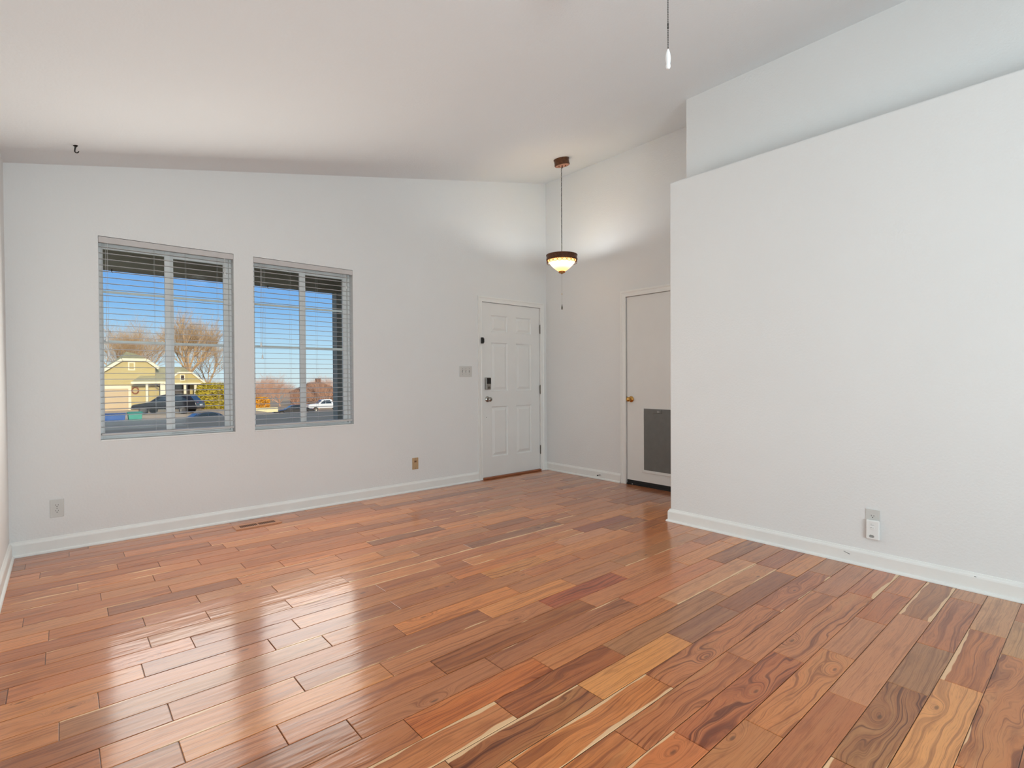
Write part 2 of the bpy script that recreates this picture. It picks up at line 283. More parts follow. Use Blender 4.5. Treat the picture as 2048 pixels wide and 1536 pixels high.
def build_floor():
    rnd = random.Random(11); Y0, PT = .314, .1283; XA, XB, YA, YB = -.40, 4.72, -2.5, 4.80
    vs = []; fs = []; A = {k: [] for k in ('board', 'tone', 'par', 'knot')}
    k0 = int((YA-Y0)//PT); k1 = int((YB-Y0)//PT)+1
    for k in range(k0, k1):
        js = list(JOINTS.get(k, []))
        if not js: js = [XA+rnd.uniform(.2, 1.2)]
        while js[0]-XA > .95: js.insert(0, js[0]-rnd.choice((.6, .9)))
        while XB-js[-1] > .95: js.append(js[-1]+rnd.choice((.45, .6, .9)))
        out = [js[0]]
        for x in js[1:]:
            while x-out[-1] > 1.3: out.append(out[-1]+rnd.choice((.6, .9)) if x-out[-1] > 1.45 else (x+out[-1])/2)
            out.append(x)
        js = [XA]+[x for x in out if XA+.05 < x < XB-.05]+[XB]
        y0 = Y0+k*PT; y1 = y0+PT
        for a, b in zip(js, js[1:]):
            sel = [q for q in PL if q[0] == k and a < q[1] < b]
            if sel:
                q = sel[0]; rgb, fig, sf, sn = q[2:5], q[5], q[6], q[7]
            else:
                rgb, fig = rnd.choice(POOL); j = rnd.uniform(.93, 1.07); rgb = tuple(x*j for x in rgb)
                fig = min(1, fig*rnd.uniform(.6, 1.5)); sf = rnd.choice((0, 0, 0, 0, 0, .4, .8)); sn = rnd.choice((0, 0, 0, 0, 0, 0, .5))
                if k > 12: fig *= .7
            rgb = tuple(.78*q+.22*r_ for q, r_ in zip(rgb, (168, 115, 84)))
            L = lin(rgb); mean = sum(L)/3
            tone = tuple(max(0.004, TONE[i]*(L[i]-.02)) for i in range(3))
            kn = [(x, f) for (kk, x), f in KNOTS.items() if kk == k and a < x < b]
            if kn: ku, kv = kn[0][0], (kn[0][1]-.5)*PT
            elif rnd.random() < .10: ku, kv = rnd.uniform(a, b), rnd.uniform(-.05, .05)
            else: ku, kv = 99, 0
            seed = rnd.uniform(0, 80)
            t0, t1, t2, t3 = [rnd.uniform(-.0004, .0004) for _ in range(4)]
            g, e = .0008, .0028; zs = -.0016
            rings = [((a+g, y0+g), (b-g, y0+g), (b-g, y1-g), (a+g, y1-g)), ((a+e, y0+e), (b-e, y0+e), (b-e, y1-e), (a+e, y1-e))]
            base = len(vs)
            for i, rg in enumerate(rings):
                for (x, y), tt in zip(rg, (t0, t1, t2, t3)): vs.append((x, y, (zs if i == 0 else 0)+tt-.0004))
            fcs = [(4, 5, 6, 7)]+[(i, (i+1) % 4, 4+(i+1) % 4, 4+i) for i in range(4)]
            for fc in fcs:
                fs.append([base+i for i in fc])
                for i in fc:
                    x, y, _ = vs[base+i]
                    A['board'].append((x, y-(y0+y1)/2, 0)); A['tone'].append(tone); A['par'].append((fig, sf, sn)); A['knot'].append((ku, kv, seed))
    nb = len(fs); base = len(vs)
    vs += [(XA, YA, -.004), (XB, YA, -.004), (XB, YB, -.004), (XA, YB, -.004)]; fs.append([base, base+1, base+2, base+3])
    for i in range(4):
        for kk, q in (('board', (0, 0, 0)), ('tone', (.02, .01, .006)), ('par', (0, 0, 0)), ('knot', (99, 0, 0))): A[kk].append(q)
    me = bpy.data.meshes.new('floor'); me.from_pydata(vs, [], fs)
    for kk, dat in A.items():
        at = me.attributes.new(kk, 'FLOAT_VECTOR', 'CORNER'); at.data.foreach_set('vector', [x for q in dat for x in q])
    me.materials.append(floor_material())
    o = bpy.data.objects.new('floor', me); col.objects.link(o); struct(o)
TONE = (1.60, 1.38, 1.06)
build_floor()

# ------------------------------------------------------------------ room shell
XBW, XC, YC, XL, XU, ZC = 4.6912, 3.7308, 2.3656, -.2731, 3.982, 2.7358
C0, C1 = 2.6545, .2094
def zc(x): return C0+C1*x
WIN = [(.2087, 1.085), (1.2354, 2.1117)]; WZ0, WZ1 = .7294, 2.2063
DL, DR, DZ = 3.6556, 4.5798, 2.05
def holed(us, vs_, holes):
    cells = []
    for i in range(len(us)-1):
        for j in range(len(vs_)-1):
            cu, cv = (us[i]+us[i+1])/2, (vs_[j]+vs_[j+1])/2
            if not any(h[0] < cu < h[1] and h[2] < cv < h[3] for h in holes): cells.append((us[i], us[i+1], vs_[j], vs_[j+1]))
    return cells
def wall_holes(fn, u0, u1, v0, v1, holes, d0, d1, name, mt):
    # a wall sheet with thickness and real reveals; fn(u, v, d) -> point
    us = sorted({u0, u1, *[h[0] for h in holes], *[h[1] for h in holes]}); vv = sorted({v0, v1, *[h[2] for h in holes], *[h[3] for h in holes]})
    w_ = M(); cells = holed(us, vv, holes)
    for a, b, c, d in cells:
        for dd in (d0, d1): w_.add([fn(a, c, dd), fn(b, c, dd), fn(b, d, dd), fn(a, d, dd)], [(0, 1, 2, 3)])
    for r in list(holes)+[(u0, u1, v0, v1)]:
        a, b, c, d = r
        for p, q in (((a, c), (b, c)), ((b, c), (b, d)), ((b, d), (a, d)), ((a, d), (a, c))):
            w_.add([fn(*p, d0), fn(*q, d0), fn(*q, d1), fn(*p, d1)], [(0, 1, 2, 3)])
    bmv = w_
    me = bpy.data.meshes.new(name); me.from_pydata(bmv.v, [], bmv.f); me.materials.append(mt)
    bm = bmesh.new(); bm.from_mesh(me); bmesh.ops.remove_doubles(bm, verts=bm.verts, dist=1e-5); bmesh.ops.recalc_face_normals(bm, faces=bm.faces); bm.to_mesh(me); bm.free()
    o = bpy.data.objects.new(name, me); col.objects.link(o); return struct(o)
def join_prism(o, mm_):   # append the raked part of a wall to its mesh
    bm = bmesh.new(); bm.from_mesh(o.data)
    me = bpy.data.meshes.new('tmp'); me.from_pydata(mm_.v, [], mm_.f); bm.from_mesh(me)
    bmesh.ops.recalc_face_normals(bm, faces=bm.faces); bm.to_mesh(o.data); bm.free(); bpy.data.meshes.remove(me)
WT = .15
wf = wall_holes(lambda u, v, d: (u, d, v), XL-WT, XBW+WT, 0, 2.56, [(*WIN[0], WZ0, WZ1), (*WIN[1], WZ0, WZ1), (DL, DR, 0.0, DZ)], DY, DY+WT, 'wall_front', m_wall)
join_prism(wf, M().prism([(XL-WT, 2.56), (XBW+WT, 2.56), (XBW+WT, zc(XBW+WT)+.02), (XL-WT, zc(XL-WT)+.02)], DY+WT, 'y', DY))
EL, ER = 2.70, 3.518
wall_holes(lambda u, v, d: (d, u, v), YC, DY, 0, zc(XBW)+.02, [(ER-.818, ER, 0.0, DZ)], XBW, XBW+WT, 'wall_entry', m_wall)
struct(M().box(XL-WT, XL, -2.5, DY, 0, zc(XL)+.02).build('wall_left', m_wall))
struct(M().box(XL-WT, XC+.3, -2.65, -2.5, 0, 3.6).build('wall_rear', m_wall))
wr = struct(M().box(XC, XBW+WT, -2.5, YC, 0, ZC).build('wall_right', m_wall, bevel=.014, seg=4))
struct(M().prism([(XU, ZC), (XBW+WT, ZC), (XBW+WT, zc(XBW+WT)+.02), (XU, zc(XU)+.02)], YC, 'y', -2.5).build('wall_upper', m_wall, bevel=.006, seg=2))
struct(M().prism([(XL-WT, zc(XL-WT)), (XBW+WT, zc(XBW+WT)), (XBW+WT, zc(XBW+WT)+.16), (XL-WT, zc(XL-WT)+.16)], DY+WT, 'y', -2.65).build('ceiling', m_ceil))
# baseboards: moulded profile (depth, height), swept along a straight run
BP = [(0, 0), (.026, 0), (.026, .006), (.023, .013), (.016, .017), (.0145, .018), (.0145, .078), (.012, .086), (.007, .092), (.004, .100), (0, .102)]
def base(name, p0, p1, nrm, m0=0, m1=0):
    p0, p1, nr = Vector(p0), Vector(p1), Vector(nrm); dr = (p1-p0).normalized(); b = M(); n = len(BP); vs = []
    for p, sgn, mt in ((p0, 1, m0), (p1, -1, m1)):
        for d, h in BP: vs.append(p+nr*d+dr*(sgn*mt*d)+Vector((0, 0, h)))
    b.add(vs, [tuple(range(n)), tuple(range(n, 2*n))[::-1]]+[(i, n+i, n+(i+1) % n, (i+1) % n) for i in range(n)])
    return struct(b.build(name, m_trim))
base('baseboard_front', (XL, DY, 0), (DL-.062, DY, 0), (0, -1, 0), 1, 0)
base('baseboard_corner', (DR+.062, DY, 0), (XBW, DY, 0), (0, -1, 0), 0, 1)
base('baseboard_left', (XL, -2.5, 0), (XL, DY, 0), (1, 0, 0), 0, 1)
base('baseboard_entry', (XBW, DY, 0), (XBW, ER+.072, 0), (-1, 0, 0), 1, 0)
br = base('baseboard_right', (XC, -2.5, 0), (XC, YC, 0), (-1, 0, 0), 0, -1)
base('baseboard_return', (XC, YC, 0), (XBW, YC, 0), (0, 1, 0), -1, 0)
sc_ = M().cyl((XC-.0150, 1.118, .068), (XC-.0150, 1.085, .057), .0012, .0018, 6); sc_.build('scuff_mark', m_black, br)
M().cyl((XC-.0125, .497, .085), (XC-.0125, .489, .082), .0018, .0015, 6).build('scuff_mark', m_black, br)

# ------------------------------------------------------------------ door casings (mitred, stepped)
def casing(name, fn, u0, u1, v1, w_=.06):
    root = sroot(name, fn(u0, 0, 0)); prof = [(0, 0), (0, .010), (.012, .012), (.016, .009), (.040, .012), (.048, .017), (w_, .017), (w_, 0)]
    def piece(pts):
        b = M(); n = len(prof); vs = []
        for (pu, pv, du, dv) in pts:
            for o_, d in prof: vs.append(fn(pu+du*o_, pv+dv*o_, d))
        b.add(vs, [tuple(range(n)), tuple(range(n, 2*n))[::-1]]+[(i, n+i, n+(i+1) % n, (i+1) % n) for i in range(n)]); return b
    piece([(u0, 0, -1, 0), (u0, v1, -1, 1)]).build('side_casing', m_trim, root)
    piece([(u1, 0, 1, 0), (u1, v1, 1, 1)]).build('side_casing', m_trim, root)
    piece([(u0, v1, -1, 1), (u1, v1, 1, 1)]).build('head_casing', m_trim, root)
    return root
casing('trim_1', lambda u, v, d: (u, DY-d, v), DL, DR, DZ)
casing('trim_2', lambda u, v, d: (XBW-d, 6.2-u, v), 6.2-ER, 6.2-ER+.818, DZ, .066)

# ------------------------------------------------------------------ front door (six raised panels)
def panelled(fn, u0, u1, v0, v1, panels, t):
    b = M()
    for a, bb, c, d in holed(sorted({u0, u1, *[p[0] for p in panels], *[p[1] for p in panels]}), sorted({v0, v1, *[p[2] for p in panels], *[p[3] for p in panels]}), panels):
        b.add([fn(a, c, 0), fn(bb, c, 0), fn(bb, d, 0), fn(a, d, 0)], [(0, 1, 2, 3)])
    for a, bb, c, d in panels:
        loops = []
        for ins, dep in ((0, 0), (.004, .008), (.012, .014), (.018, .014), (.046, .003), (.050, .002)):
            loops.append([fn(a+ins, c+ins, dep), fn(bb-ins, c+ins, dep), fn(bb-ins, d-ins, dep), fn(a+ins, d-ins, dep)])
        vs = [p for lp in loops for p in lp]; fs = []
        for k in range(len(loops)-1):
            for i in range(4): fs.append((k*4+i, k*4+(i+1) % 4, k*4+4+(i+1) % 4, k*4+4+i))
        fs.append(tuple(range(len(vs)-4, len(vs)))); b.add(vs, fs)
    for p, q in (((u0, v0), (u1, v0)), ((u1, v0), (u1, v1)), ((u1, v1), (u0, v1)), ((u0, v1), (u0, v0))):
        b.add([fn(*p, 0), fn(*q, 0), fn(*q, t), fn(*p, t)], [(0, 1, 2, 3)])
    b.add([fn(u0, v0, t), fn(u1, v0, t), fn(u1, v1, t), fn(u0, v1, t)], [(0, 1, 2, 3)])
    return b
d1 = sroot('door_1', (DL, DY, 0))
P1 = [(3.798, 4.052, 1.709, 1.905), (4.181, 4.436, 1.709, 1.905), (3.798, 4.052, 1.014, 1.587), (4.181, 4.436, 1.014, 1.587), (3.798, 4.052, .248, .838), (4.181, 4.436, .248, .838)]
panelled(lambda u, v, d: (u, DY+.008+d, v), DL+.004, DR-.004, .022, DZ-.004, P1, .04).build('door_leaf', m_door, d1)
M().box(DL, DR, DY-.02, DY+.10, 0, .020).build('threshold', m_wood, d1, bevel=.005)
M().box(DL, DR, DY+.052, DY+.15, .02, DZ).build('door_frame', m_dark, d1)
for z in (1.782, 1.024, .265):
    h = M(); h.cyl((DR-.002, DY-.004, z-.052), (DR-.002, DY-.004, z+.052), .0065, n=10)
    for q in (-.055, .055): h.lathe([(0.001, -.004), (.004, -.002), (.004, .002), (.001, .004)], (DR-.002, DY-.004, z+q), n=8)
    h.box(DR-.004, DR+.004, DY-.002, DY+.006, z-.05, z+.05); h.build('hinge', m_nick2, d1, smooth=True)
def knob(name, c, nrm, mt, par, r=.027):
    nr = Vector(nrm)
    k = M(); k.lathe([(.001, 0), (.033, 0), (.033, .004), (.028, .008), (.013, .011), (.011, .016), (.0105, .030), (.014, .034), (r*.8, .040), (r, .050), (r*.97, .058), (r*.8, .066), (r*.5, .070), (.001, .0705)], c, nr, n=28)
    o = k.build(name, mt, par, smooth=True, angle=60); return o
kb_ = knob('door_knob', (3.737, DY+.008, .926), (0, -1, 0), m_nickel, d1)
M().cyl((3.737, DY-.064, .926), (3.737, DY-.066, .926), .006, n=12).build('knob_button', m_nick2, kb_)
lk = M().box(3.697, 3.765, DY-.030, DY+.008, 1.038, 1.178).build('smart_lock', m_nickel, d1, bevel=.006)
M().box(3.701, 3.761, DY-.034, DY-.029, 1.105, 1.172).build('lock_cover', m_black, lk, bevel=.003)
M().box(3.722, 3.741, DY-.046, DY-.030, 1.058, 1.068).cyl((3.7315, DY-.036, 1.063), (3.7315, DY-.030, 1.063), .014, n=20).build('thumb_turn', m_nick2, lk, bevel=.001)
M().cyl((3.720, DY+.009, .715), (3.720, DY+.0072, .715), .004, n=10).build('screw_hole', m_slot, d1)

# ------------------------------------------------------------------ garage-entry door with a grey pet door panel
d2 = sroot('door_2', (XBW, ER, 0)); e0, e1 = ER-.814, ER-.004
PD = (2.90, 3.292, .181, .836)
def fb(u, v, d): return (XBW+.010+d, u, v)
b_ = M()
for a, bb, c, d in holed([e0, PD[0]-.0, PD[1], e1], [.052, PD[2], PD[3], DZ-.004], [PD]):
    b_.add([fb(a, c, 0), fb(bb, c, 0), fb(bb, d, 0), fb(a, d, 0)], [(0, 1, 2, 3)])
for p, q in (((e0, .052), (e1, .052)), ((e1, .052), (e1, DZ-.004)), ((e1, DZ-.004), (e0, DZ-.004)), ((e0, DZ-.004), (e0, .052))):
    b_.add([fb(*p, 0), fb(*q, 0), fb(*q, .04), fb(*p, .04)], [(0, 1, 2, 3)])
b_.add([fb(e0, .052, .04), fb(e1, .052, .04), fb(e1, DZ-.004, .04), fb(e0, DZ-.004, .04)], [(0, 1, 2, 3)])
b_.build('door_leaf', m_door, d2)
pf = M()
def rim(u0, u1, v0, v1, w_, d0, d1):
    for a, bb, c, d in ((u0-w_, u1+w_, v0-w_, v0), (u0-w_, u0, v0, v1), (u1, u1+w_, v0, v1)):
        pf.box(XBW+d0, XBW+d1, a, bb, c, d)
rim(*PD, .030, .002, .011)
po = pf.build('pet_door_frame', m_door, d2, bevel=.003)
pp = M().box(XBW+.004, XBW+.012, *PD).build('pet_door_panel', m_grey, d2)
lt = M().box(XBW-.002, XBW+.004, 3.07, 3.178, .790, .830)
lt.build('panel_latch', m_grey, pp, bevel=.004, seg=3)
M().box(XBW-.006, XBW-.001, 3.095, 3.125, .798, .818).build('latch_catch', mat('latch_grey', (150, 150, 146), .4), pp, bevel=.002)
k2 = knob('door_knob', (XBW+.010, 3.458, .932), (-1, 0, 0), m_brass, d2, .026)
M().box(XBW+.004, XBW+.014, e1-.003, e1+.001, .905, .960).build('strike_plate', m_nick2, d2)
M().box(XBW+.002, XBW+.060, e0, e1, .0, .016).build('threshold', m_dark, d2)
M().box(XBW+.012, XBW+.020, e0, e1, .014, .054).build('door_sweep', m_dark, d2)
M().box(XBW+.055, XBW+.14, ER-.818, ER, 0, DZ).build('door_frame', m_dark, d2)
M().cyl((XBW-.001, 3.44, .010), (XBW-.0012, 3.44, .010), .004, n=8).build('screw_head', m_plate2, d2)

# ------------------------------------------------------------------ windows (sliding vinyl sash in a drywall reveal)
def frame_rect(b, x0, x1, z0, z1, y0, y1, wl, wr, wb, wt):
    b.box(x0, x0+wl, y0, y1, z0, z1); b.box(x1-wr, x1, y0, y1, z0, z1)
    b.box(x0+wl, x1-wr, y0, y1, z0, z0+wb); b.box(x0+wl, x1-wr, y0, y1, z1-wt, z1)
for i, (x0, x1) in enumerate(WIN):
    wn = sroot('window_%d' % (i+1), (x0, DY, WZ0)); cx = (x0+x1)/2
    b = M(); frame_rect(b, x0, x1, WZ0, WZ1, DY+.078, DY+WT, .018, .018, .022, .030)
    b.build('window_frame', m_vinyl, wn, bevel=.002)
    sL = M(); frame_rect(sL, x0+.014, cx+.008, WZ0+.020, WZ1-.026, DY+.086, DY+.108, .016, .038, .030, .048)
    s1 = sL.build('sliding_sash', m_vinyl, wn, bevel=.002)
    sR = M(); frame_rect(sR, cx-.008, x1-.014, WZ0+.020, WZ1-.026, DY+.112, DY+.134, .040, .040, .034, .052)
    s2 = sR.build('fixed_sash', m_vinyl, wn, bevel=.002)
    for sash, a, bb, y in ((s1, x0+.030, cx-.030, DY+.096), (s2, cx+.032, x1-.054, DY+.122)):
        M().box(a, bb, y, y+.004, WZ0+.05, WZ1-.075).build('pane', m_glass, sash)
        for z in (1.822, 1.457):
            M().box(a, bb, y+.005, y+.011, z-.009, z+.009).build('muntin', m_vinyl, sash)
    M().box(cx-.022, cx-.002, DY+.079, DY+.088, 1.50, 1.57).build('sash_latch', m_vinyl, wn, bevel=.002)
    M().box(x0+.0005, x1-.0005, DY-.002, DY+.078, WZ0, WZ0+.012).build('window_sill', m_trim, wn, bevel=.003)

# ------------------------------------------------------------------ venetian blinds (things hung in the reveals)
BL = [('white slat blind in the left one of the two front windows', [(.232, .006), (.545, .006), (.750, .006), (.972, .006)], .252),
      ('white slat blind in the right front window, nearer the front door', [(1.33, .006), (1.545, .006), (1.778, .006), (2.02, .006)], 1.292)]
for i, (x0, x1) in enumerate(WIN):
    t = thing('window_blind', BL[i][0], 'blind', (x0, DY, WZ1), 'slat blinds of the front windows')
    M().box(x0+.002, x1-.002, DY+.000, DY+.010, 2.160, 2.2025).box(x0+.002, x0+.008, DY+.010, DY+.03, 2.160, 2.2025).box(x1-.008, x1-.002, DY+.010, DY+.03, 2.160, 2.2025).build('valance', m_valance, t, bevel=.001)
    M().box(x0+.004, x1-.004, DY+.014, DY+.058, 2.166, 2.203).build('head_rail', m_slat, t)
    zs = [1.961+.0435*k for k in range(4, -27, -1)]
    tl = R(3.0); hw = .019
    proto = None
    for z in zs:
        if proto is None:
            s = M(); n = 6; top = []; 
            for j in range(n+1):
                q = -1+2*j/n; yy = q*hw; zz = .0012*(1-q*q)
                y2 = yy*math.cos(tl)-zz*math.sin(tl); z2 = yy*math.sin(tl)+zz*math.cos(tl); top.append((y2, z2))
            poly = [(DY+.036+a, z+c+.0012) for a, c in top]+[(DY+.036+a, z+c-.0012) for a, c in reversed(top)]
            s.prism(poly, x1-.006, 'x', x0+.006); proto = s.build('slat', m_slat, t); z00 = z
        else:
            c = proto.copy(); col.objects.link(c); c.parent = t; c.location = (0, 0, z-z00)
    M().box(x0+.006, x1-.006, DY+.012, DY+.060, .770, .786).build('bottom_rail', m_slat, t, bevel=.004)
    for xc, _ in BL[i][1]:
        b = M()
        for yy in (DY+.0155, DY+.0565): b.cyl((xc, yy, .772), (xc, yy, 2.17), .0006, n=5)
        for z in zs: b.cyl((xc, DY+.0155, z-.003), (xc, DY+.0565, z+.001), .0005, n=4)
        b.build('ladder_cord', m_slat, t)
    xt = BL[i][2]
    for dx, zb in ((0, 1.49), (.010, 1.385)):
        cdn = M().cyl((xt+dx, DY+.004, 2.165), (xt+dx, DY+.004, zb), .0011, n=6).build('pull_cord', m_slat, t)
        M().lathe([(.0012, 0), (.004, -.004), (.0055, -.012), (.0075, -.034), (.0068, -.040), (.001, -.041)], (xt+dx, DY+.004, zb), n=14).build('tassel', m_plate2, cdn, smooth=True)
    xw = x1-.075
    cl = M().tube([(xw, DY+.03, 2.165), (xw+.006, DY+.005, 2.16), (xw+.012, DY-.001, 2.13), (xw+.010, DY+.001, 2.05)], .0022, 8).build('tilt_cord', m_slat, t, smooth=True)
    M().lathe([(.001, 0), (.004, -.006), (.0065, -.025), (.001, -.031)], (xw+.010, DY+.001, 2.05), n=12).build('tassel', m_plate2, cl, smooth=True)

# ------------------------------------------------------------------ wall plates
def receptacle(b, slots, c, nr, zz):   # rounded face with two slots and a ground hole
    pass
def outlet(label, c, nr, w_=.074, h_=.122, sockets=(1, -1), ptile=m_plate, group='white duplex outlets'):
    c = Vector(c); nr = Vector(nr); s = Vector((0, 0, 1)).cross(nr); ax = 0 if abs(nr.x) > .5 else 1
    t = thing('wall_outlet', label, 'outlet', c, group)
    def bx(b, du, dz, hu, hz, d0, d1):
        p = c+s*du+Vector((0, 0, dz)); e_ = [sorted((p[i]-abs(s[i])*hu+nr[i]*d0, p[i]+abs(s[i])*hu+nr[i]*d1)) for i in range(3)]
        lo = p-Vector([abs(q) for q in s])*hu; hi = p+Vector([abs(q) for q in s])*hu
        a = [min(lo[k], hi[k]) for k in range(3)]; z_ = [max(lo[k], hi[k]) for k in range(3)]
        ds = sorted((c[ax]+nr[ax]*d0, c[ax]+nr[ax]*d1)); a[ax], z_[ax] = ds
        b.box(a[0], z_[0], a[1], z_[1], p.z-hz, p.z+hz); return b
    bx(M(), 0, 0, w_/2, h_/2, 0, .006).build('cover_plate', ptile, t, bevel=.003, seg=3)
    for q in sockets:
        z = q*.0195
        f = M(); pts = []
        for j in range(20):
            a = 2*math.pi*j/20; pts.append((max(-.0165, min(.0165, .0175*math.cos(a))), max(-.0135, min(.0135, .0175*math.sin(a)))))
        vs = [c+s*a+Vector((0, 0, z+bb))+nr*d for d in (.0055, .0075) for a, bb in pts]
        f.add(vs, [tuple(range(20))[::-1], tuple(range(20, 40))]+[(k, (k+1) % 20, 20+(k+1) % 20, 20+k) for k in range(20)])
        so = f.build('socket', ptile, t)
        g = M()
        bx(g, -.0065, z+.004, .0011, .0042, .0070, .0079); bx(g, .0065, z+.004, .0011, .0036, .0070, .0079)
        g.cyl(c+Vector((0, 0, z-.0065))+nr*.0070, c+Vector((0, 0, z-.0065))+nr*.0079, .0027, n=12)
        g.build('socket_slot', m_slot, so)
    if len(sockets) == 2:
        M().cyl(c+nr*.0055, c+nr*.0068, .0028, n=10).build('screw', m_nick2, t)
    return t, bx, s
outlet('greyish white duplex outlet low on the front wall under the left window, near the corner', (-.0335, DY, .293), (0, -1, 0))
ot, bxf, sv = outlet('white outlet on the right wall with an alarm plugged into its lower socket', (XC, .966, .296), (-1, 0, 0), sockets=(1,), h_=.122)
# almond jack plate
jt = thing('jack_plate', 'small almond tan cover plate low on the front wall between windows and door', 'wall plate', (2.773, DY, .288))
M().box(2.737, 2.809, DY-.006, DY, .228, .348).build('cover_plate', m_almond, jt, bevel=.003, seg=3)
jj = M().box(2.758, 2.788, DY-.0095, DY-.005, .300, .322).build('jack', mat('almond_jack', (168, 132, 96), .5, var=.08), jt, bevel=.002)
M().box(2.765, 2.781, DY-.0098, DY-.0092, .305, .316).build('jack_opening', mat('jack_brown', (110, 84, 58), .6), jj)
for z in (.240, .336): M().cyl((2.773, DY-.0055, z), (2.773, DY-.0072, z), .003, n=10).build('screw', m_nick2, jt)
# plugged-in alarm under the right outlet: white body, rounded, speaker grille, button, tiny print
at_ = thing('plug_in_alarm', 'white plug-in alarm with a small dark grille, below the right wall socket', 'alarm', (XC, .9675, .231))
ab = M().box(XC-.026, XC-.0065, 0.9275, .997, .177, .2955).build('body', m_plate2, at_, bevel=.007, seg=4)
for k in range(4):
    hw_ = (.009, .013, .013, .010)[k]
    M().box(XC-.0268, XC-.0258, 0.9660-hw_, 0.9660+hw_, .203-k*.0042, .2055-k*.0042).build('grille_slot', mat('grille_grey', (92, 92, 88), .6) if k == 0 else bpy.data.materials['grille_grey'], at_)
M().lathe([(.001, .0008), (.012, .0007), (.0135, 0)], (XC-.026, .9625, .250), (-1, 0, 0), n=24).build('test_button', m_plate2, at_, smooth=True)
M().box(XC-.0272, XC-.0258, .9650, .9715, .2500, .2522).box(XC-.0272, XC-.0258, .9560, .9610, .2490, .2508).build('status_light', mat('print_grey', (140, 140, 136), .6), at_)
M().box(XC-.0272, XC-.0258, .954, .972, .2655, .2665).box(XC-.0272, XC-.0258, .966, .970, .2715, .2730).build('printed_mark', bpy.data.materials['print_grey'], at_)
# triple switch
st = thing('light_switch', 'three-gang white toggle switch plate beside the front door', 'switch', (3.4245, DY, 1.246))
M().box(3.340, 3.509, DY-.006, DY, 1.187, 1.305).build('cover_plate', m_plate, st, bevel=.003, seg=3)
for x in (3.3785, 3.4245, 3.4705):
    M().box(x-.0055, x+.0055, DY-.0075, DY-.0055, 1.234, 1.258).build('toggle_slot', mat('toggle_recess', (150, 149, 145), .5) if x < 3.4 else bpy.data.materials['toggle_recess'], st)
    M().prism([(DY-.006, 1.250), (DY-.006, 1.242), (DY-.018, 1.2345), (DY-.019, 1.239)], x+.0038, 'x', x-.0038).build('toggle', m_plate, st, bevel=.001)
    for z in (1.216, 1.276): M().cyl((x, DY-.0055, z), (x, DY-.0070, z), .0026, n=10).build('screw', m_nick2, st)
# black contact sensor on the casing
cs = thing('door_sensor', 'small black contact sensor on the left casing of the front door', 'sensor', (3.642, DY-.017, 1.60))
M().box(3.628, 3.655, DY-.040, DY-.017, 1.566, 1.636).build('body', m_black, cs, bevel=.004, seg=3)
M().box(3.658, 3.674, DY-.026, DY+.008, 1.578, 1.626).build('magnet', m_black, cs, bevel=.003, seg=3)

# ------------------------------------------------------------------ spring door stop on the entry baseboard
ds = thing('door_stop', 'small spring door stop on the baseboard left of the pet door', 'door stop', (XBW-.0145, 3.871, .052))
M().cyl((XBW-.0145, 3.871, .052), (XBW-.019, 3.871, .052), .009, .007, n=14).build('mount', m_plate2, ds, smooth=True)
M().tube([(XBW-.019-.045*k/96, 3.871+.0045*math.cos(k*2*math.pi/8), .052+.0045*math.sin(k*2*math.pi/8)) for k in range(97)], .0009, 5).build('spring', m_nick2, ds, smooth=True)
M().lathe([(.001, .013), (.005, .012), (.0075, .008), (.0075, .0), (.004, -.002), (.001, -.002)], (XBW-.064, 3.871, .052), (-1, 0, 0), n=16).build('tip', m_black, ds, smooth=True)

# ------------------------------------------------------------------ floor register
vt = thing('floor_vent', 'brown metal floor register with dark louvre slots beside the front baseboard', 'vent', (1.183, 4.52, 0))
VX0, VX1, VY0, VY1 = 1.015, 1.350, 4.455, 4.585; b = M(); b2 = M()
sl = []
for g0, g1, n_ in ((1.052, 1.177, 11), (1.190, 1.315, 11)):
    for k in range(n_):
        a = g0+(g1-g0)*k/n_; sl.append((a+.0012, a+.0092, 4.488, 4.552))
for a, bb, c, d in holed(sorted({VX0, VX1, *[q[0] for q in sl], *[q[1] for q in sl]}), [VY0, 4.488, 4.552, VY1], sl):
    b.add([(a, c, .006), (bb, c, .006), (bb, d, .006), (a, d, .006)], [(0, 1, 2, 3)])
for p, q in (((VX0, VY0), (VX1, VY0)), ((VX1, VY0), (VX1, VY1)), ((VX1, VY1), (VX0, VY1)), ((VX0, VY1), (VX0, VY0))):
    ox = lambda r: (r[0]+(-.004 if r[0] == VX0 else .004), r[1]+(-.004 if r[1] == VY0 else .004), 0.0003)
    b.add([(*p, .006), (*q, .006), ox(q), ox(p)], [(0, 1, 2, 3)])
b.build('grille', m_vent, vt)
M().box(VX0+.03, VX1-.03, 4.486, 4.554, .0006, .0012).build('duct_opening', m_ventd, vt)

# ------------------------------------------------------------------ ceiling hook
hx, hy = .0856, 4.356; hz = zc(hx)
hk = thing('ceiling_hook', 'small black plant hook screwed into the ceiling above the left window', 'hook', (hx, hy, hz))
nrm = Vector((C1, 0, -1)).normalized()
M().lathe([(.001, .0), (.013, .0), (.013, .002), (.009, .006), (.005, .010), (.001, .012)], (hx, hy, hz), nrm, n=18).build('base', m_black, hk, smooth=True)
rtd = Vector((.757, -.653, 0))
cp = Vector((hx, hy, hz))+Vector((0, 0, -.034))+rtd*.008
pts = [Vector((hx, hy, hz-.004)), Vector((hx, hy, hz-.014))-rtd*.002]+[cp+rtd*(-.0135*math.cos(a))+Vector((0, 0, -.0125*math.sin(a))) for a in [R(q) for q in range(-20, 171, 19)]]
M().tube(pts, [.005, .0045]+[.0040-.00013*k for k in range(11)], 10).build('hook', m_black, hk, smooth=True)

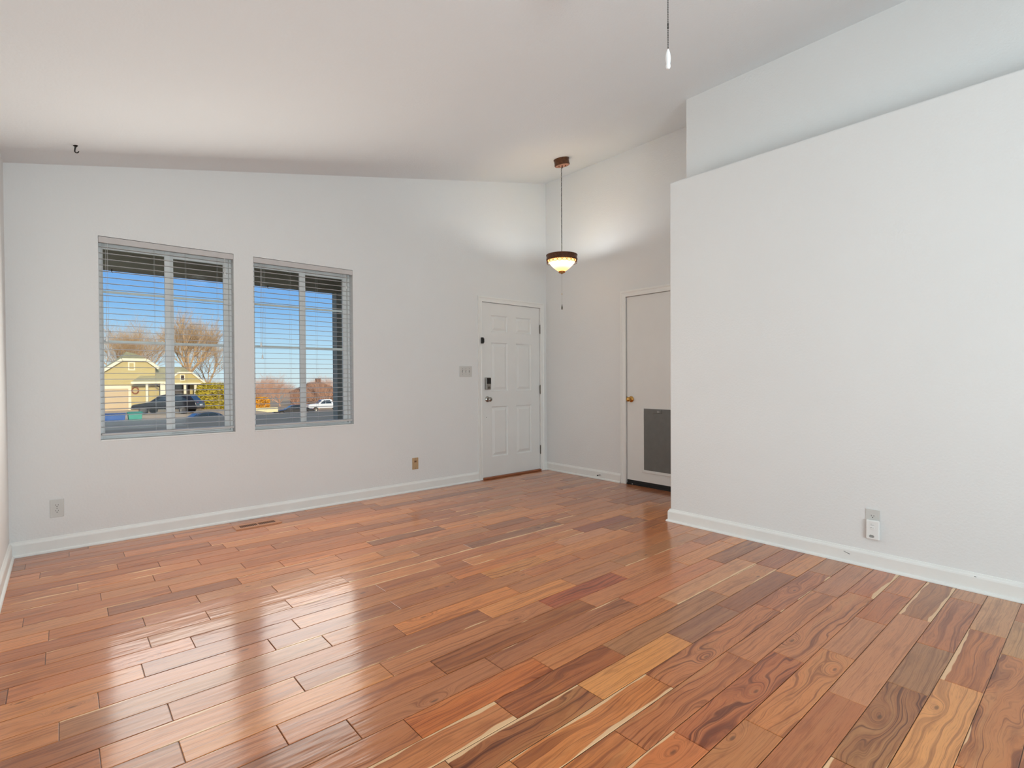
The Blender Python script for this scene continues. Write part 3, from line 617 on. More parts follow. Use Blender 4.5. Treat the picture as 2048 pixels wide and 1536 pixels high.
# ------------------------------------------------------------------ pendant lamp
px_, py_ = 4.070, 3.888; pz = zc(px_); up_n = Vector((-C1, 0, 1)).normalized(); dn = -up_n
pl_ = thing('pendant_lamp', 'bronze bowl pendant with glowing glass on a long chain by the door', 'lamp', (px_, py_, pz))
c0 = Vector((px_, py_, pz))
ca = M().lathe([(.001, 0), (.082, 0), (.084, .006), (.079, .012), (.079, .050), (.082, .058), (.081, .066), (.076, .070), (.074, .067)], c0, dn, n=40).build('canopy', m_bronze, pl_, smooth=True)
M().lathe([(.001, .0665), (.0755, .0665), (.0755, .068), (.001, .068)], c0, dn, n=40).build('canopy_plate', m_copper, ca, smooth=True)
for q in (-.033, .033):
    s_ = c0+dn*.068+Vector((q, -q*.5, q*C1))
    M().lathe([(.001, .0), (.006, .0), (.006, .007), (.003, .010), (.001, .010)], s_, dn, n=12).build('canopy_screw', m_bronze, ca, smooth=True)
M().cyl(c0+dn*.066, c0+dn*.066+Vector((0, 0, -.030)), .007, .005, n=12).build('loop_stem', m_bronze, ca, smooth=True)
# oval chain links, alternately turned
ch = M(); z = pz-.095; k = 0
while z > 2.505:
    Lh, Wd = .0165, .0070; pts = []
    for j in range(14):
        a = 2*math.pi*j/14; d = Wd*math.cos(a); pts.append((px_+(d if k % 2 else d*.25), py_+(d*.25 if k % 2 else d), z-Lh+Lh*math.sin(a)))
    ch.tube(pts, .0015, 5, closed=True); z -= .0265; k += 1
ch.tube([(px_+.003*math.sin(q*1.7), py_+.003*math.cos(q*1.7), pz-.09-q*(pz-2.60)/30) for q in range(31)], .0012, 5)
ch.build('chain', m_chain, pl_, smooth=True)
RT = 2.484
hb = M().lathe([(.001, .022), (.006, .020), (.010, .008), (.016, .002), (.018, -.012), (.010, -.020), (.001, -.022)], (px_, py_, RT+.004), n=20)
for a in (0, 120, 240):
    q = Vector((math.cos(R(a+20)), math.sin(R(a+20)), 0)); hb.tube([Vector((px_, py_, RT-.004))+q*.012, Vector((px_, py_, RT-.008))+q*.08, Vector((px_, py_, RT-.012))+q*.158], .0035, 8)
hb.build('hub', m_bronze, pl_, smooth=True)
rimo = M().lathe([(.158, -.002), (.166, 0), (.168, -.006), (.163, -.012), (.1635, -.040), (.167, -.046), (.166, -.054), (.160, -.060), (.157, -.058), (.157, -.004), (.158, -.002)], (px_, py_, RT), n=64).build('rim_band', m_bronze, pl_, smooth=True)
# hanging lace of rings under the band
NR = 20
for k in range(NR):
    a0 = 2*math.pi*k/NR; pts = []
    for j in range(16):
        t_ = 2*math.pi*j/16; aa = a0+.024/.160*math.cos(t_); pts.append((px_+.160*math.cos(aa), py_+.160*math.sin(aa), RT-.074+.0150*math.sin(t_)))
    M().tube(pts, .0022, 6, closed=True).build('scallop', m_bronze, rimo, smooth=True)
glow_ramp(m_glow, RT-.184-pz, RT-.04-pz)
bowl = [(.153, -.040), (.150, -.058), (.137, -.082), (.114, -.110), (.085, -.138), (.055, -.162), (.028, -.178), (.010, -.184)]
M().lathe(bowl+[(r-.004, h+.004) for r, h in reversed(bowl)], (px_, py_, RT), n=56).build('glass_bowl', m_glow, pl_, smooth=True)
fn_ = M().lathe([(.001, -.174), (.034, -.174), (.036, -.179), (.034, -.190), (.026, -.194), (.010, -.197), (.008, -.203), (.001, -.205)], (px_, py_, RT), n=28).build('finial', mat('gold_finial', (176, 120, 62), .35, metal=.7, var=.15, vscale=40), pl_, smooth=True)
pc = M(); z = RT-.204
pc.cyl((px_, py_, z), (px_, py_, 1.955), .0009, n=6)
pc = pc.build('pull_chain', mat('thin_chain_steel', (150, 146, 138), .35, metal=.8), pl_)
M().lathe([(.001, .008), (.0035, .005), (.004, 0), (.0035, -.005), (.001, -.008)], (px_, py_, 2.066), n=12).build('connector_bead', m_brass, pc, smooth=True)
M().lathe([(.001, .010), (.003, .006), (.0045, -.004), (.0085, -.022), (.0095, -.036), (.0075, -.046), (.001, -.050)], (px_, py_, 1.948), n=18).build('pull_bell', m_nick2, pc, smooth=True)

# ------------------------------------------------------------------ ceiling fan above the camera view: only its pull chain hangs into the picture
fx, fy = 1.54, .98; fz = zc(fx)
fn = thing('ceiling_fan', 'beaded fan pull chain with a clear white fob hanging from the ceiling fan', 'ceiling fan', (fx, fy, fz))
M().lathe([(.001, 0), (.085, 0), (.085, -.02), (.10, -.05), (.125, -.07), (.13, -.12), (.115, -.15), (.06, -.165), (.001, -.165)], (fx, fy, fz), n=40).build('motor_housing', m_vinyl, fn, smooth=True)
M().lathe([(.001, -.165), (.055, -.165), (.06, -.19), (.05, -.215), (.001, -.22)], (fx, fy, fz), n=32).build('switch_housing', m_vinyl, fn, smooth=True)
zb = fz-.13
for k in range(5):
    a = R(40.8+16.7+36+72*k); a = math.pi/2-a; q = Vector((math.cos(a), math.sin(a), 0)); s_ = Vector((-q.y, q.x, 0)); c = Vector((fx, fy, zb))
    b = M(); P = [(.19, .055), (.52, .068), (.56, .05), (.57, 0), (.56, -.05), (.52, -.068), (.19, -.055)]
    vs = [c+q*r_+s_*w2+Vector((0, 0, w2*.15+h)) for h in (0, .007) for r_, w2 in P]
    b.add(vs, [tuple(range(7)), tuple(range(7, 14))[::-1]]+[(j, 7+j, 7+(j+1) % 7, (j+1) % 7) for j in range(7)]); bo = b.build('blade', m_vinyl, fn)
    M().add([], []) if False else None
    ir = M().tube([c+q*.115+Vector((0, 0, .01)), c+q*.16+Vector((0, 0, -.004)), c+q*.24+Vector((0, 0, -.004))], .009, 8).build('blade_iron', m_nickel, bo, smooth=True)
b = M(); z = fz-.205; zt = 2.262; k = 0
cx_, cy_ = fx, fy
while z > zt:
    if abs(z-2.335) < .010:
        b.lathe([(.0008, .006), (.0026, .003), (.0026, -.003), (.0008, -.006)], (cx_, cy_, z), n=8); z -= .010
    else:
        b.lathe([(.0004, .0021), (.0015, .0015), (.0021, 0), (.0015, -.0015), (.0004, -.0021)], (cx_, cy_, z), n=8); z -= .0056
b.cyl((cx_, cy_, fz-.205), (cx_, cy_, zt), .0006, n=5)
pco = b.build('pull_chain', m_black, fn, smooth=True)
fb_ = M()
prof = [(.0006, 0), (.0035, -.004), (.0068, -.014), (.0086, -.026), (.0088, -.036), (.0074, -.046), (.0066, -.050), (.0078, -.054), (.0080, -.060), (.0050, -.066), (.001, -.067)]
fb_.lathe(prof, (cx_, cy_, zt-.002), n=18)
fb_.build('pull_fob', m_pearl, pco, smooth=True)

# ================================================================== outside, seen through the front windows
rnd = random.Random(5)
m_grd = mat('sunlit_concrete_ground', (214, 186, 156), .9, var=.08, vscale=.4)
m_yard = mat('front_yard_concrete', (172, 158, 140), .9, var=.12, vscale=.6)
m_soff = mat('porch_paint', (172, 160, 136), .7, var=.1, vscale=3, stretch=(1, 12, 1))
m_beam = mat('porch_beam_paint', (150, 138, 120), .7, var=.08)
m_post = mat('porch_post_paint', (158, 156, 148), .7, var=.08)
m_tan = mat('tan_siding', (198, 178, 118), .8, var=.05, vscale=2, stretch=(.1, .1, 6))
m_tan2 = mat('tan_garage_door', (206, 180, 140), .7, var=.03)
m_cream = mat('cream_fascia', (238, 228, 196), .6, var=.02)
m_shing = mat('grey_shingles', (196, 184, 140), .9, var=.15, vscale=3, stretch=(1, 1, 4))
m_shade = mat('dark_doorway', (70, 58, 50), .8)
m_bark = mat('grey_tan_bark', (200, 168, 130), .9, var=.2, vscale=5)
m_bark2 = mat('reddish_bare_twigs', (206, 160, 132), .9, var=.2, vscale=5)
m_leafy = mat('yellow_green_leaves', (178, 158, 46), .7, var=.5, vscale=3)
m_leafo = mat('orange_leaves', (226, 156, 44), .7, var=.4, vscale=3)
m_navy = mat('dark_navy_car_paint', (26, 25, 31), .25, var=.05, coat=.15)
m_blue = mat('dark_blue_car_paint', (46, 66, 92), .3, var=.05, coat=.2)
m_whitec = mat('white_truck_paint', (225, 228, 232), .3, var=.02, coat=.5)
m_tire = mat('tire_rubber', (30, 28, 28), .8)
m_rimm = mat('alloy_wheel', (112, 106, 100), .35, metal=.6)
m_cgl = mat('car_window_glass', (40, 52, 60), .08, spec=.8)
m_red = mat('red_tail_lamp', (190, 24, 30), .3)
m_teal = mat('teal_bin_plastic', (40, 150, 128), .5)
m_bblue = mat('blue_bin_plastic', (36, 88, 160), .5)
m_rust = mat('rust_brown_wreath', (150, 84, 44), .8, var=.3, vscale=20)
m_droof = mat('dark_brown_shingles', (72, 54, 50), .9, var=.2, vscale=3)

def gz(x, y):   # terrain height
    if y < 19: h = -.15+.13*max(0, min(1, (y-6)/12))
    elif y < 24: h = -.02-(y-19)/5*2.25
    elif y < 46: h = -2.27
    elif y < 50: h = -2.27+(y-46)/4*.5
    else: h = -1.77
    if y > 19:
        k = max(0, min(1, (x-12)/13)); h -= 1.85*k*k*(3-2*k)*min(1, (y-19)/20)
    return h
g = M(); xs = [-40+4*i for i in range(46)]; ys = [DY+WT+.01, 8, 12, 16, 18, 19, 20, 22, 24, 30, 36, 42, 46, 47, 48.5, 50, 55, 60, 66, 72, 80, 90, 110, 150, 260]
vs = [(x, y, gz(x, y)) for y in ys for x in xs]; n = len(xs)
for j in range(len(ys)-1):
    pass
yard_rows = 6
a = M(); a.add(vs[:n*yard_rows], [(j*n+i, j*n+i+1, (j+1)*n+i+1, (j+1)*n+i) for j in range(yard_rows-1) for i in range(n-1)])
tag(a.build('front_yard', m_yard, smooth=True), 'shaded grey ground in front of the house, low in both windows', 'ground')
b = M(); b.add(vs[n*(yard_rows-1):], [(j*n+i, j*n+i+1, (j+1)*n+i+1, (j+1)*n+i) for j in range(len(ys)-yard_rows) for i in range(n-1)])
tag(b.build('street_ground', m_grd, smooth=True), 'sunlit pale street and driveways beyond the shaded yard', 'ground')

# own roof and side wing (they shade the yard), porch
struct(M().prism([(-1.3, zc(-1.3)+.17), (4.85, zc(4.85)+.17), (9.5, zc(4.85)+.17), (9.5, zc(4.85)+.32), (4.85, zc(4.85)+.32), (-1.3, zc(-1.3)+.32)], 5.4, 'y', -9).build('ceiling_roof', m_droof))
struct(M().box(4.95, 9.4, -8.9, 4.9, -.2, 3.5).build('wall_wing', m_tan))
struct(M().box(-1.2, 9.4, -9, -2.9, -.2, 2.3).build('wall_back_wing', m_tan))
pr = thing('porch_roof', 'dark painted porch ceiling and beam over the front windows', 'porch roof', (1.5, 5.8, 2.29))
M().box(-2.5, 9.4, 4.93, 6.9, 2.46, 2.54).build('porch_ceiling', m_soff, pr)
M().box(-2.5, 9.4, 6.56, 6.71, 2.287, 2.46).build('beam', m_beam, pr)
M().box(-2.5, 9.4, 4.92, 4.99, 2.36, 2.46).build('ledger_board', m_soff, pr)
pp_ = thing('porch_post', 'grey square porch post seen through the right window', 'post', (2.765, 6.635, -.1))
M().box(2.690, 2.840, 6.56, 6.71, -.12, 2.287).build('shaft', m_post, pp_, bevel=.006)
M().box(2.670, 2.860, 6.54, 6.73, -.12, .05).build('base', m_post, pp_, bevel=.006)
for x, lb in ((.395, 'small dark hook hanging under the porch beam, seen in the left window'), (1.87, 'small dark hook hanging under the porch beam, seen in the right window')):
    k = M(); k.tube([(x, 6.60, 2.29), (x, 6.60, 2.262), (x+.006, 6.60, 2.254), (x+.012, 6.60, 2.262)], .005, 6)
    tag(k.build('beam_hook', m_black, smooth=True), lb, 'hook', 'hooks under the porch beam')

# ---- cars
def car(name, label, loc, rot, L, H, W, body, kind, lk=True, group=None):
    t = bpy.data.objects.new(name, None); col.objects.link(t); tag(t, label, 'car' if kind != 'truck' else 'truck', group)
    h = H/1.5
    if kind == 'suv': low = [(-.5, .38), (-.49, .62), (-.46, .74), (-.28, .88), (-.20, .90), (.44, .95), (.485, .90), (.5, .60), (.495, .36)]; top = [(-.24, .88), (-.08, 1.42), (.02, 1.49), (.22, 1.50), (.36, 1.44), (.455, .93)]
    elif kind == 'truck': low = [(-.5, .42), (-.49, .80), (-.46, .90), (-.27, .98), (.49, .98), (.5, .92), (.5, .42)]; top = [(-.24, .96), (-.13, 1.44), (-.06, 1.50), (.08, 1.50), (.13, 1.44), (.15, .96)]
    else: low = [(-.5, .36), (-.49, .58), (-.46, .68), (-.24, .82), (.30, .90), (.46, .86), (.495, .74), (.5, .34)]; top = [(-.22, .82), (-.05, 1.34), (.03, 1.43), (.16, 1.44), (.24, 1.36), (.40, .88)]
    b = M(); n = len(low); Z = lambda q: q*h
    secs = [(-W/2+.06, .93, .04), (-W/2, 1, 0), (W/2, 1, 0), (W/2-.06, .93, .04)]
    vs = []
    for y, sc2, _ in [(-W/2, .985, 0), (-W/2+.05, 1, 0), (W/2-.05, 1, 0), (W/2, .985, 0)]:
        for x, z in low: vs.append((x*L*sc2, y, Z(.65)+(Z(z)-Z(.65))*(1 if sc2 == 1 else .93)))
    fs = [(k*n+i, k*n+(i+1) % n, (k+1)*n+(i+1) % n, (k+1)*n+i) for k in range(3) for i in range(n)]+[tuple(range(n))[::-1], tuple(range(3*n, 4*n))]
    b.add(vs, fs); 
    m_ = len(top); vs = []
    for s_ in (-1, 1):
        for x, z in top:
            in_ = .06+.16*max(0, (z-.88)/.6); vs.append((x*L, s_*(W/2-in_), Z(z)))
    b.add(vs, [tuple(range(m_))[::-1], tuple(range(m_, 2*m_))]+[(i, (i+1) % m_, m_+(i+1) % m_, m_+i) for i in range(m_)])
    b.build('body', body, t, smooth=True, bevel=.03, seg=2, angle=30)
    # side glass and screens
    cxm = sum(p[0] for p in top)/m_; czm = 1.17
    for s_ in (-1, 1):
        for lo, hi in ((-.9, -.02), (.03, .93)):
            q = []
            x0, x1 = top[0][0], top[-1][0]; mid = (x0+x1)/2
            def X(tq, z):   # outline x at height z, tq -1 front .. 1 rear
                fr = (z-.88)/.6; xl = x0+(top[2][0]-x0)*min(1, max(0, fr)); xr = x1+(top[-3][0]-x1)*min(1, max(0, fr)); return (mid+(xl-mid)*-tq if tq < 0 else mid+(xr-mid)*tq)*L
            for tq, z in ((lo*.93, .97), (hi*.93, .97), (hi*.9, 1.36), (lo*.9, 1.36)):
                in_ = .06+.16*max(0, (z-.88)/.6); q.append((X(tq, z), s_*(W/2-in_+.012), Z(z)))
            b = M(); b.add(q+[(p[0], p[1]-s_*.02, p[2]) for p in q], [(0, 1, 2, 3), (4, 5, 6, 7), (0, 1, 5, 4), (1, 2, 6, 5), (2, 3, 7, 6), (3, 0, 4, 7)]); b.build('side_window', m_cgl, t)
    for (xa, za), (xb, zb_), nm, sg in ((top[0], top[1], 'windshield', -1), (top[-1], top[-2], 'rear_window', 1)):
        q = []
        for f_, (yy) in ((.1, 1), (.1, -1), (.92, -1), (.92, 1)):
            x = xa+(xb-xa)*f_; z = za+(zb_-za)*f_; in_ = .16+.16*max(0, (z-.88)/.6); q.append((x*L+sg*.015, yy*(W/2-in_), Z(z)+.015))
        b = M(); b.add(q+[(p[0]-sg*.02, p[1], p[2]-.02) for p in q], [(0, 1, 2, 3), (4, 5, 6, 7), (0, 1, 5, 4), (1, 2, 6, 5), (2, 3, 7, 6), (3, 0, 4, 7)]); b.build(nm, m_cgl, t)
    for x in (-.31, .29):
        for s_ in (-1, 1):
            wb = M().lathe([(.001, .0), (.20, .0), (.24, .02), (.33, .02), (.345, 0), (.345, -.18), (.33, -.2), (.001, -.2)], (x*L, s_*(W/2+.012), .345), (0, s_, 0), n=28).build('wheel', m_tire, t, smooth=True)
            rb = M().lathe([(.001, .02), (.05, .022), (.06, .012), (.20, .008), (.225, .024), (.235, .024), (.235, .0)], (x*L, s_*(W/2+.012), .345), (0, s_, 0), n=28)
            rb.build('hub_cap', m_rimm, wb, smooth=True)
    for s_ in (-1, 1):
        M().box(.485*L-.05, .485*L+.02, s_*(W/2-.32)-.14, s_*(W/2-.32)+.2*s_*s_-.0, Z(.72), Z(.86)).build('tail_lamp', m_red, t, bevel=.01)
        M().box(-.475*L-.03, -.475*L+.03, s_*(W/2-.28)-.16, s_*(W/2-.28)+.16, Z(.62), Z(.72)).build('head_lamp', m_rimm, t, bevel=.01)
    M().box(.49*L-.01, .505*L, -.24, .24, Z(.60), Z(.70)).build('number_plate', m_plate2, t)
    if kind == 'truck':
        b = M(); x0, x1 = .17*L, .48*L; b.box(x0, x1, -W/2+.12, W/2-.12, Z(.978), Z(.985)); b.build('truck_bed', m_black, t)
    t.location = loc; t.rotation_euler = (0, 0, rot); return t
car('parked_suv', 'black car parked in the driveway across the street, seen in the left window', (7.15, 54.6, -1.77), R(-30), 5.2, 1.72, 1.9, m_navy, 'suv')
car('parked_sedan', 'dark blue car roof showing above the shaded yard in the left window', (7.35, 42.4, -2.40), R(4), 4.3, 1.35, 1.75, m_blue, 'sedan')
car('parked_sedan', 'dark car seen in the left pane of the right window', (22.3, 68.5, gz(22.3, 68.5)), R(-8), 4.8, 1.42, 1.8, m_navy, 'sedan')
car('pickup_truck', 'white pickup truck seen in the right pane of the right window', (29.2, 75.5, gz(29, 75)+.15), R(-6), 5.4, 1.75, 1.9, m_whitec, 'truck')

# ---- bins
def wheelie(name, label, x, y, z, w_, h_, body, lid, group=None):
    t = thing(name, label, 'bin', (x, y, z), group); b = M()
    lo, hi = w_*.40, w_*.5
    vs = [(x-lo, y-lo, z+.06), (x+lo, y-lo, z+.06), (x+lo, y+lo, z+.06), (x-lo, y+lo, z+.06), (x-hi, y-hi, z+h_*.9), (x+hi, y-hi, z+h_*.9), (x+hi, y+hi, z+h_*.9), (x-hi, y+hi, z+h_*.9)]
    b.add(vs, [(3, 2, 1, 0), (4, 5, 6, 7), (0, 1, 5, 4), (1, 2, 6, 5), (2, 3, 7, 6), (3, 0, 4, 7)]); b.build('body', body, t, bevel=.02)
    l_ = M(); q = w_*.54
    l_.prism([(y-q, z+h_*.89), (y+q, z+h_*.89), (y+q, z+h_*.94), (y+q*.3, z+h_), (y-q*.4, z+h_*.99), (y-q, z+h_*.93)], x+q, 'x', x-q); l_.build('lid', lid, t, bevel=.02)
    for s_ in (-1, 1): M().cyl((x+s_*lo, y+lo, z+.12), (x+s_*(lo+.06), y+lo, z+.12), .12, n=16).build('wheel', m_tire, t)
    return t
wheelie('trash_bin', 'teal green trash bin at the kerb in the left window', 3.95, 46, gz(4, 46)+.02, .82, 1.18, m_teal, m_teal, 'bins at the kerb')
wheelie('trash_bin', 'blue bin at the kerb in the lower left corner of the left window', 2.75, 46, gz(2, 46)+.02, 1.25, 1.12, m_bblue, m_bblue, 'bins at the kerb')

# ---- tan house across the street
hs = thing('tan_house', 'tan house with cream trim and clipped gables across the street', 'house', (5, 64, -1.77))
gp = [(1.0, -1.8), (7.25, -1.8), (7.25, 2.45), (6.43, 3.14), (4.55, 3.14), (1.9, 1.15), (1.0, 1.15)]
M().prism(gp, 74, 'y', 64).build('garage_block', m_tan, hs)
fa = M(); line = [(1.4, .88), (4.5, 3.22), (6.48, 3.22), (7.5, 2.38)]
for (xa, za), (xb, zb_) in zip(line, line[1:]):
    d = Vector((xb-xa, 0, zb_-za)).normalized(); nn = Vector((-d.z, 0, d.x))*.13
    fa.add([(xa-nn.x, yy, za-nn.z) for yy in (63.5, 63.62)]+[(xb-nn.x, yy, zb_-nn.z) for yy in (63.5, 63.62)]+[(xa+nn.x, yy, za+nn.z) for yy in (63.5, 63.62)]+[(xb+nn.x, yy, zb_+nn.z) for yy in (63.5, 63.62)],
           [(0, 2, 6, 4), (1, 3, 7, 5), (0, 1, 3, 2), (4, 5, 7, 6), (0, 1, 5, 4), (2, 3, 7, 6)])
fa.build('gable_fascia', m_cream, hs)
r_ = M(); r_.add([(1.2, 63.5, .95), (4.5, 63.5, 3.34), (4.5, 74, 3.34), (1.2, 74, .95), (6.48, 63.5, 3.34), (7.6, 63.5, 2.42), (7.6, 74, 2.42), (6.48, 74, 3.34), (5.1, 67, 4.15), (5.9, 67, 3.95)],
                 [(0, 1, 2, 3), (4, 5, 6, 7), (1, 4, 9, 8), (1, 8, 2), (4, 9, 7), (8, 9, 7, 2)]); r_.build('main_roof', m_shing, hs)
def win(x0, x1, z0, z1, y, mt=None, fr=.11):
    f = M(); frame_rect(f, x0, x1, z0, z1, y-.07, y, fr, fr, fr, fr); fo = f.build('window', m_cream, hs)
    M().box(x0+fr, x1-fr, y-.03, y-.01, z0+fr, z1-fr).build('window_pane', mt or m_tan, fo)
win(5.0, 5.58, 2.16, 3.0, 64)
M().box(1.2, 5.0, 63.93, 64, -1.8, .36).build('garage_door', m_tan2, hs)
f = M(); f.box(1.0, 5.22, 63.88, 64, .36, .64); f.box(5.0, 5.22, 63.88, 64, -1.8, .36); f.build('garage_trim', m_cream, hs)
wr_ = M(); wr_.tube([(5.55+.26*math.cos(a), 63.86, .17+.32*math.sin(a)) for a in [2*math.pi*k/20 for k in range(20)]], .07, 6, closed=True)
wr_.build('wreath', m_rust, hs, smooth=True)
M().box(7.25, 11.2, 64, 72, -1.8, .9).build('porch_wall', m_tan, hs)
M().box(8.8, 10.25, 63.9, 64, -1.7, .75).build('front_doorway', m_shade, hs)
pf_ = M(); pf_.add([(5.05, 62, .98), (11.3, 62, .98), (10.1, 67, 2.62), (7.35, 67, 2.62), (11.3, 72, .98), (7.3, 72, .98)], [(0, 1, 2, 3), (1, 4, 2), (3, 2, 4, 5)])
pf_.build('porch_roof', m_shing, hs)
M().box(5.05, 8.4, 61.9, 62.0, .84, 1.04).build('porch_fascia', m_cream, hs)
sg = [(7.75, .86), (11.1, .86), (10.0, 1.86), (8.85, 1.86)]
M().prism(sg, 62.6, 'y', 61.4).build('porch_gable', m_tan, hs)
fa = M(); line = [(7.65, .84), (8.85, 1.92), (10.0, 1.92), (11.2, .84)]
for (xa, za), (xb, zb_) in zip(line, line[1:]):
    d = Vector((xb-xa, 0, zb_-za)).normalized(); nn = Vector((-d.z, 0, d.x))*.08
    fa.add([(xa-nn.x, yy, za-nn.z) for yy in (61.2, 61.4)]+[(xb-nn.x, yy, zb_-nn.z) for yy in (61.2, 61.4)]+[(xa+nn.x, yy, za+nn.z) for yy in (61.2, 61.4)]+[(xb+nn.x, yy, zb_+nn.z) for yy in (61.2, 61.4)],
           [(0, 2, 6, 4), (1, 3, 7, 5), (0, 1, 3, 2), (4, 5, 7, 6), (0, 1, 5, 4), (2, 3, 7, 6)])
fa.box(7.7, 11.15, 61.3, 61.4, .72, .90); fa.build('porch_gable_trim', m_cream, hs)
f = M(); frame_rect(f, 9.0, 9.42, 1.12, 1.72, 61.33, 61.4, .07, .07, .07, .07); fo = f.build('vent_window', m_cream, hs); M().box(9.07, 9.35, 61.36, 61.39, 1.19, 1.65).build('window_pane', m_shade, fo)
for xa, xb in ((6.18, 6.38), (7.36, 7.78), (9.34, 9.56), (10.25, 10.48)):
    M().box(xa, xb, 61.5, 61.8, -1.8, .82).build('porch_column', m_cream, hs, bevel=.02)
M().tube([(7.05, 62.0, .86), (7.2, 62.2, .62), (7.42, 62.4, .50), (7.42, 62.4, -1.75)], .05, 8).build('downspout', m_black, hs, smooth=True)

# dark roofed house far right
h2 = thing('brown_roofed_house', 'small house with dark brown roof far away in the right window', 'house', (36, 95, -3))
M().box(33.0, 40, 95, 103, -4.5, -1.3).build('wall_block', mat('brown_wall', (120, 92, 74), .9), h2)
b = M(); b.add([(32.4, 94.4, -1.5), (40.6, 94.4, -1.5), (40.6, 103.6, -1.5), (32.4, 103.6, -1.5), (35.2, 99, .6), (37.6, 99, .6)], [(0, 1, 5, 4), (1, 2, 5), (2, 3, 4, 5), (3, 0, 4), (0, 1, 2, 3)]); b.build('roof', m_droof, h2)
M().box(36.2, 37.0, 98, 98.8, .0, 1.3).build('chimney', m_droof, h2)

# ---- vegetation
def bare_tree(name, label, x, y, z, h, spread, mt, depth=5, kids=(6, 4, 4, 4, 3), r0=.22, seed=1, group='bare winter trees beyond the street', cat='tree', up=.35, trunk=.22):
    rn = random.Random(seed); b = M(); tr = M()
    def seg(bb, p, q, ra, rb):
        d = (q-p); 
        if d.length < 1e-6: return
        a, u, v = bb.frame(d); vs = []
        for c, r in ((p, ra), (q, rb)):
            for k in range(3): t_ = 2*math.pi*k/3; vs.append(c+(u*math.cos(t_)+v*math.sin(t_))*r)
        bb.add(vs, [(0, 1, 4, 3), (1, 2, 5, 4), (2, 0, 3, 5)])
    def grow(p, d, ln, r, lev):
        cur = p; pts = [p]; dd = d.copy()
        for k in range(3):
            dd = (dd+Vector((rn.uniform(-.18, .18), rn.uniform(-.18, .18), rn.uniform(-.06, .16)))).normalized()
            nx = cur+dd*ln/3; seg(b, cur, nx, r*(1-.22*k), r*(1-.22*(k+1))); cur = nx; pts.append(nx)
        if lev >= depth: return
        for k in range(kids[lev]):
            f_ = rn.uniform(.25, 1); i = min(2, int(f_*3)); st_ = pts[i].lerp(pts[i+1], f_*3-i)
            nd = (dd+Vector((rn.uniform(-1, 1)*spread, rn.uniform(-1, 1)*spread, rn.uniform(-.35, .5)*up*2))).normalized()
            grow(st_, nd, ln*rn.uniform(.55, .8), r*.42, lev+1)
    t = thing(name, label, cat, (x, y, z), group); base_ = Vector((x, y, z))
    top = base_+Vector((rn.uniform(-.2, .2), 0, h*trunk)); tr.cyl(base_, top, r0*1.2, r0*.9, n=10); tr.build('trunk', mt, t, smooth=True)
    for k in range(kids[0]):
        a = 2*math.pi*k/kids[0]+rn.uniform(-.3, .3); nd = Vector((math.cos(a)*spread, math.sin(a)*spread, rn.uniform(.7, 1.5))).normalized()
        grow(top-Vector((0, 0, rn.uniform(0, .15)*h*trunk)), nd, h*.34, r0*.5, 1)
    b.build('branches', mt, t); return t
bare_tree('bare_tree', 'large bare tree with thick trunk behind the tan house, seen in the left window', 12.2, 76, -1.77, 11.0, .62, m_bark, 5, (8, 5, 5, 5, 7), .34, 3, trunk=.36)
bare_tree('bare_tree', 'wide bare tree behind the clipped gable, in the left window', 7.0, 89, -1.77, 11.6, .85, m_bark, 5, (8, 5, 5, 5, 7), .26, 8, trunk=.25)
bare_tree('bare_tree', 'tall bare tree at the right edge of the left window behind the hedge', 18.4, 98, -2.6, 13.5, .8, m_bark, 5, (7, 5, 5, 5, 5), .22, 21)
bare_tree('bare_tree', 'distant bare tree between the gable tree and the thick trunked tree, left window', 12.5, 126, -1.77, 17.5, .9, m_bark, 5, (8, 5, 5, 5, 6), .26, 17, trunk=.2)
for i, (x, y, h, s_, lb) in enumerate(((19.6, 76, 7.6, 31, 'brown bare tree at the left edge of the right window'), (23.2, 88, 7.8, 32, 'low brown bare tree just right of the tallest one, left pane of the right window'),
      (26.4, 79, 5.8, 33, 'short bare tree beside the meeting stiles of the right window'), (31.0, 83, 7.0, 34, 'bare tree in the middle of the right pane of the right window'), (35.0, 90, 8.6, 35, 'tall reddish bare tree next to the porch post'), (29.6, 98, 7.8, 36, 'slim bare tree left in the right pane of the right window'))):
    bare_tree('bare_tree', lb, x, y, gz(x, y), h, .8, m_bark2, 5, (8, 5, 4, 5, 5), .11, s_, trunk=.06)
bare_tree('bare_shrub', 'tangle of bare brown shrubs above the hedge in the left window', 14.2, 68, -2.0, 4.2, 1.0, m_bark2, 4, (9, 5, 5, 4, 3), .08, 41, group='bare winter shrubs', cat='shrub', trunk=.1)
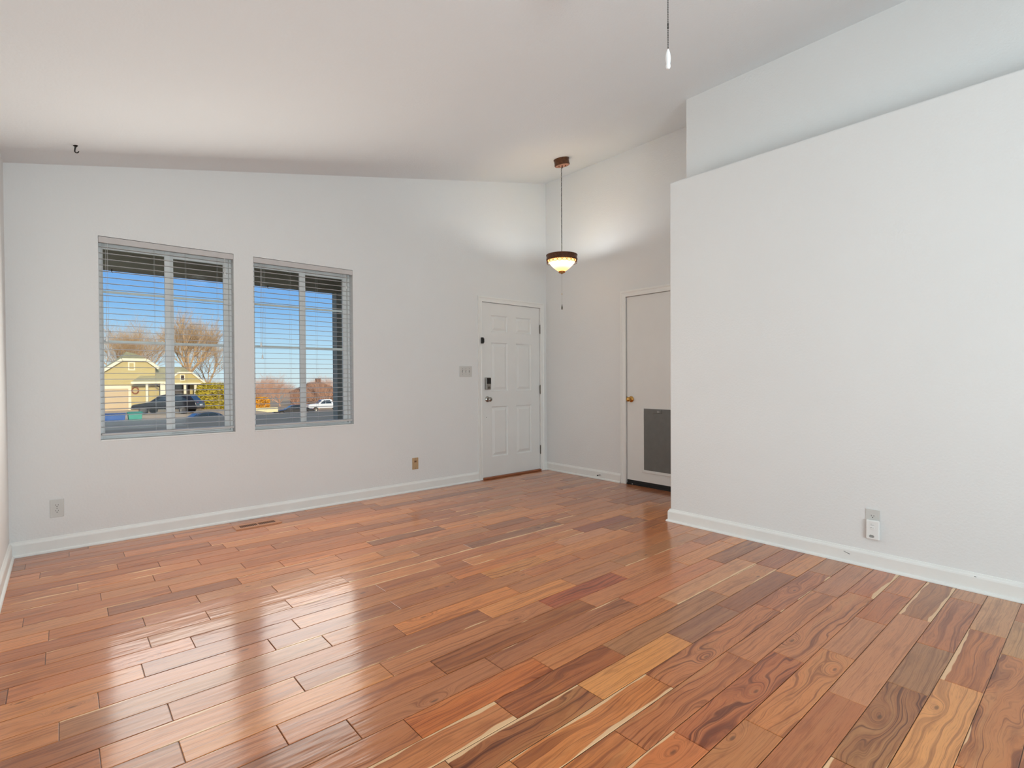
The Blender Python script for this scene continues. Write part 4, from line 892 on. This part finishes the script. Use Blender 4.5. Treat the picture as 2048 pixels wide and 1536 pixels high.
bare_tree('bare_shrub', 'reddish bare shrub behind the dark car in the right window', 24.0, 71.5, gz(24, 71), 3.0, 1.0, m_bark2, 4, (9, 5, 5, 4, 3), .06, 42, group='bare winter shrubs', cat='shrub', trunk=.1)
for i in range(9):
    x = 20+i*3.9; y = 114+(i % 3)*9
    bare_tree('bare_shrub', 'distant bare brown brush along the horizon behind the parked cars, right window', x, y, gz(x, y), 7.0+(i % 2)*1.2, 1.0, m_bark2, 4, (10, 6, 6, 6), .07, 60+i, group='distant bare brush', cat='shrub', trunk=.05)
def leafy(name, label, x0, x1, y0, y1, z0, z1, mt, n_, sz, seed, cat='hedge', group=None):
    rn = random.Random(seed); b = M(); cx, cy, cz = (x0+x1)/2, (y0+y1)/2, (z0+z1)/2
    for _ in range(n_):
        while True:
            q = Vector((rn.uniform(-1, 1), rn.uniform(-1, 1), rn.uniform(-1, 1)))
            if .35 < (abs(q.x)**3.5+abs(q.y)**3.5+abs(q.z)**3.5) < 1.15: break
        p = Vector((cx+q.x*(x1-x0)/2, cy+q.y*(y1-y0)/2, cz+q.z*(z1-z0)/2)); a, u, v = b.frame((rn.uniform(-1, 1), rn.uniform(-1.5, .3), rn.uniform(-.3, 1)))
        s_ = sz*rn.uniform(.6, 1.3); b.add([p-u*s_, p-v*s_*.6, p+u*s_, p+v*s_*.6], [(0, 1, 2, 3)])
    t = thing(name, label, cat, (cx, cy, z0), group)
    b.build('leaves', mt, t); k = M()
    for j in range(6): xx = x0+(x1-x0)*(j+.5)/6; k.cyl((xx, cy, z0-.1), (xx+rn.uniform(-.1, .1), cy, z1-.3), .04, .02, n=6)
    k.build('stems', m_bark, t); return t
leafy('hedge', 'yellow green clipped hedge beside the parked black car', 10.3, 13.6, 59.5, 61.5, -1.8, .85, m_leafy, 5200, .115, 6)
leafy('orange_shrub', 'orange leaved shrub at the lower left of the right window', 17.4, 19.3, 67.3, 69, gz(18, 68), -.95, m_leafo, 2600, .10, 7, 'shrub')
tag(M().box(16.8, 19.6, 65.6, 65.9, gz(18, 66)-.1, -2.15).build('garden_wall', mat('cream_block', (232, 222, 176), .9, var=.05), bevel=.02), 'low cream garden wall below the orange shrub', 'wall')
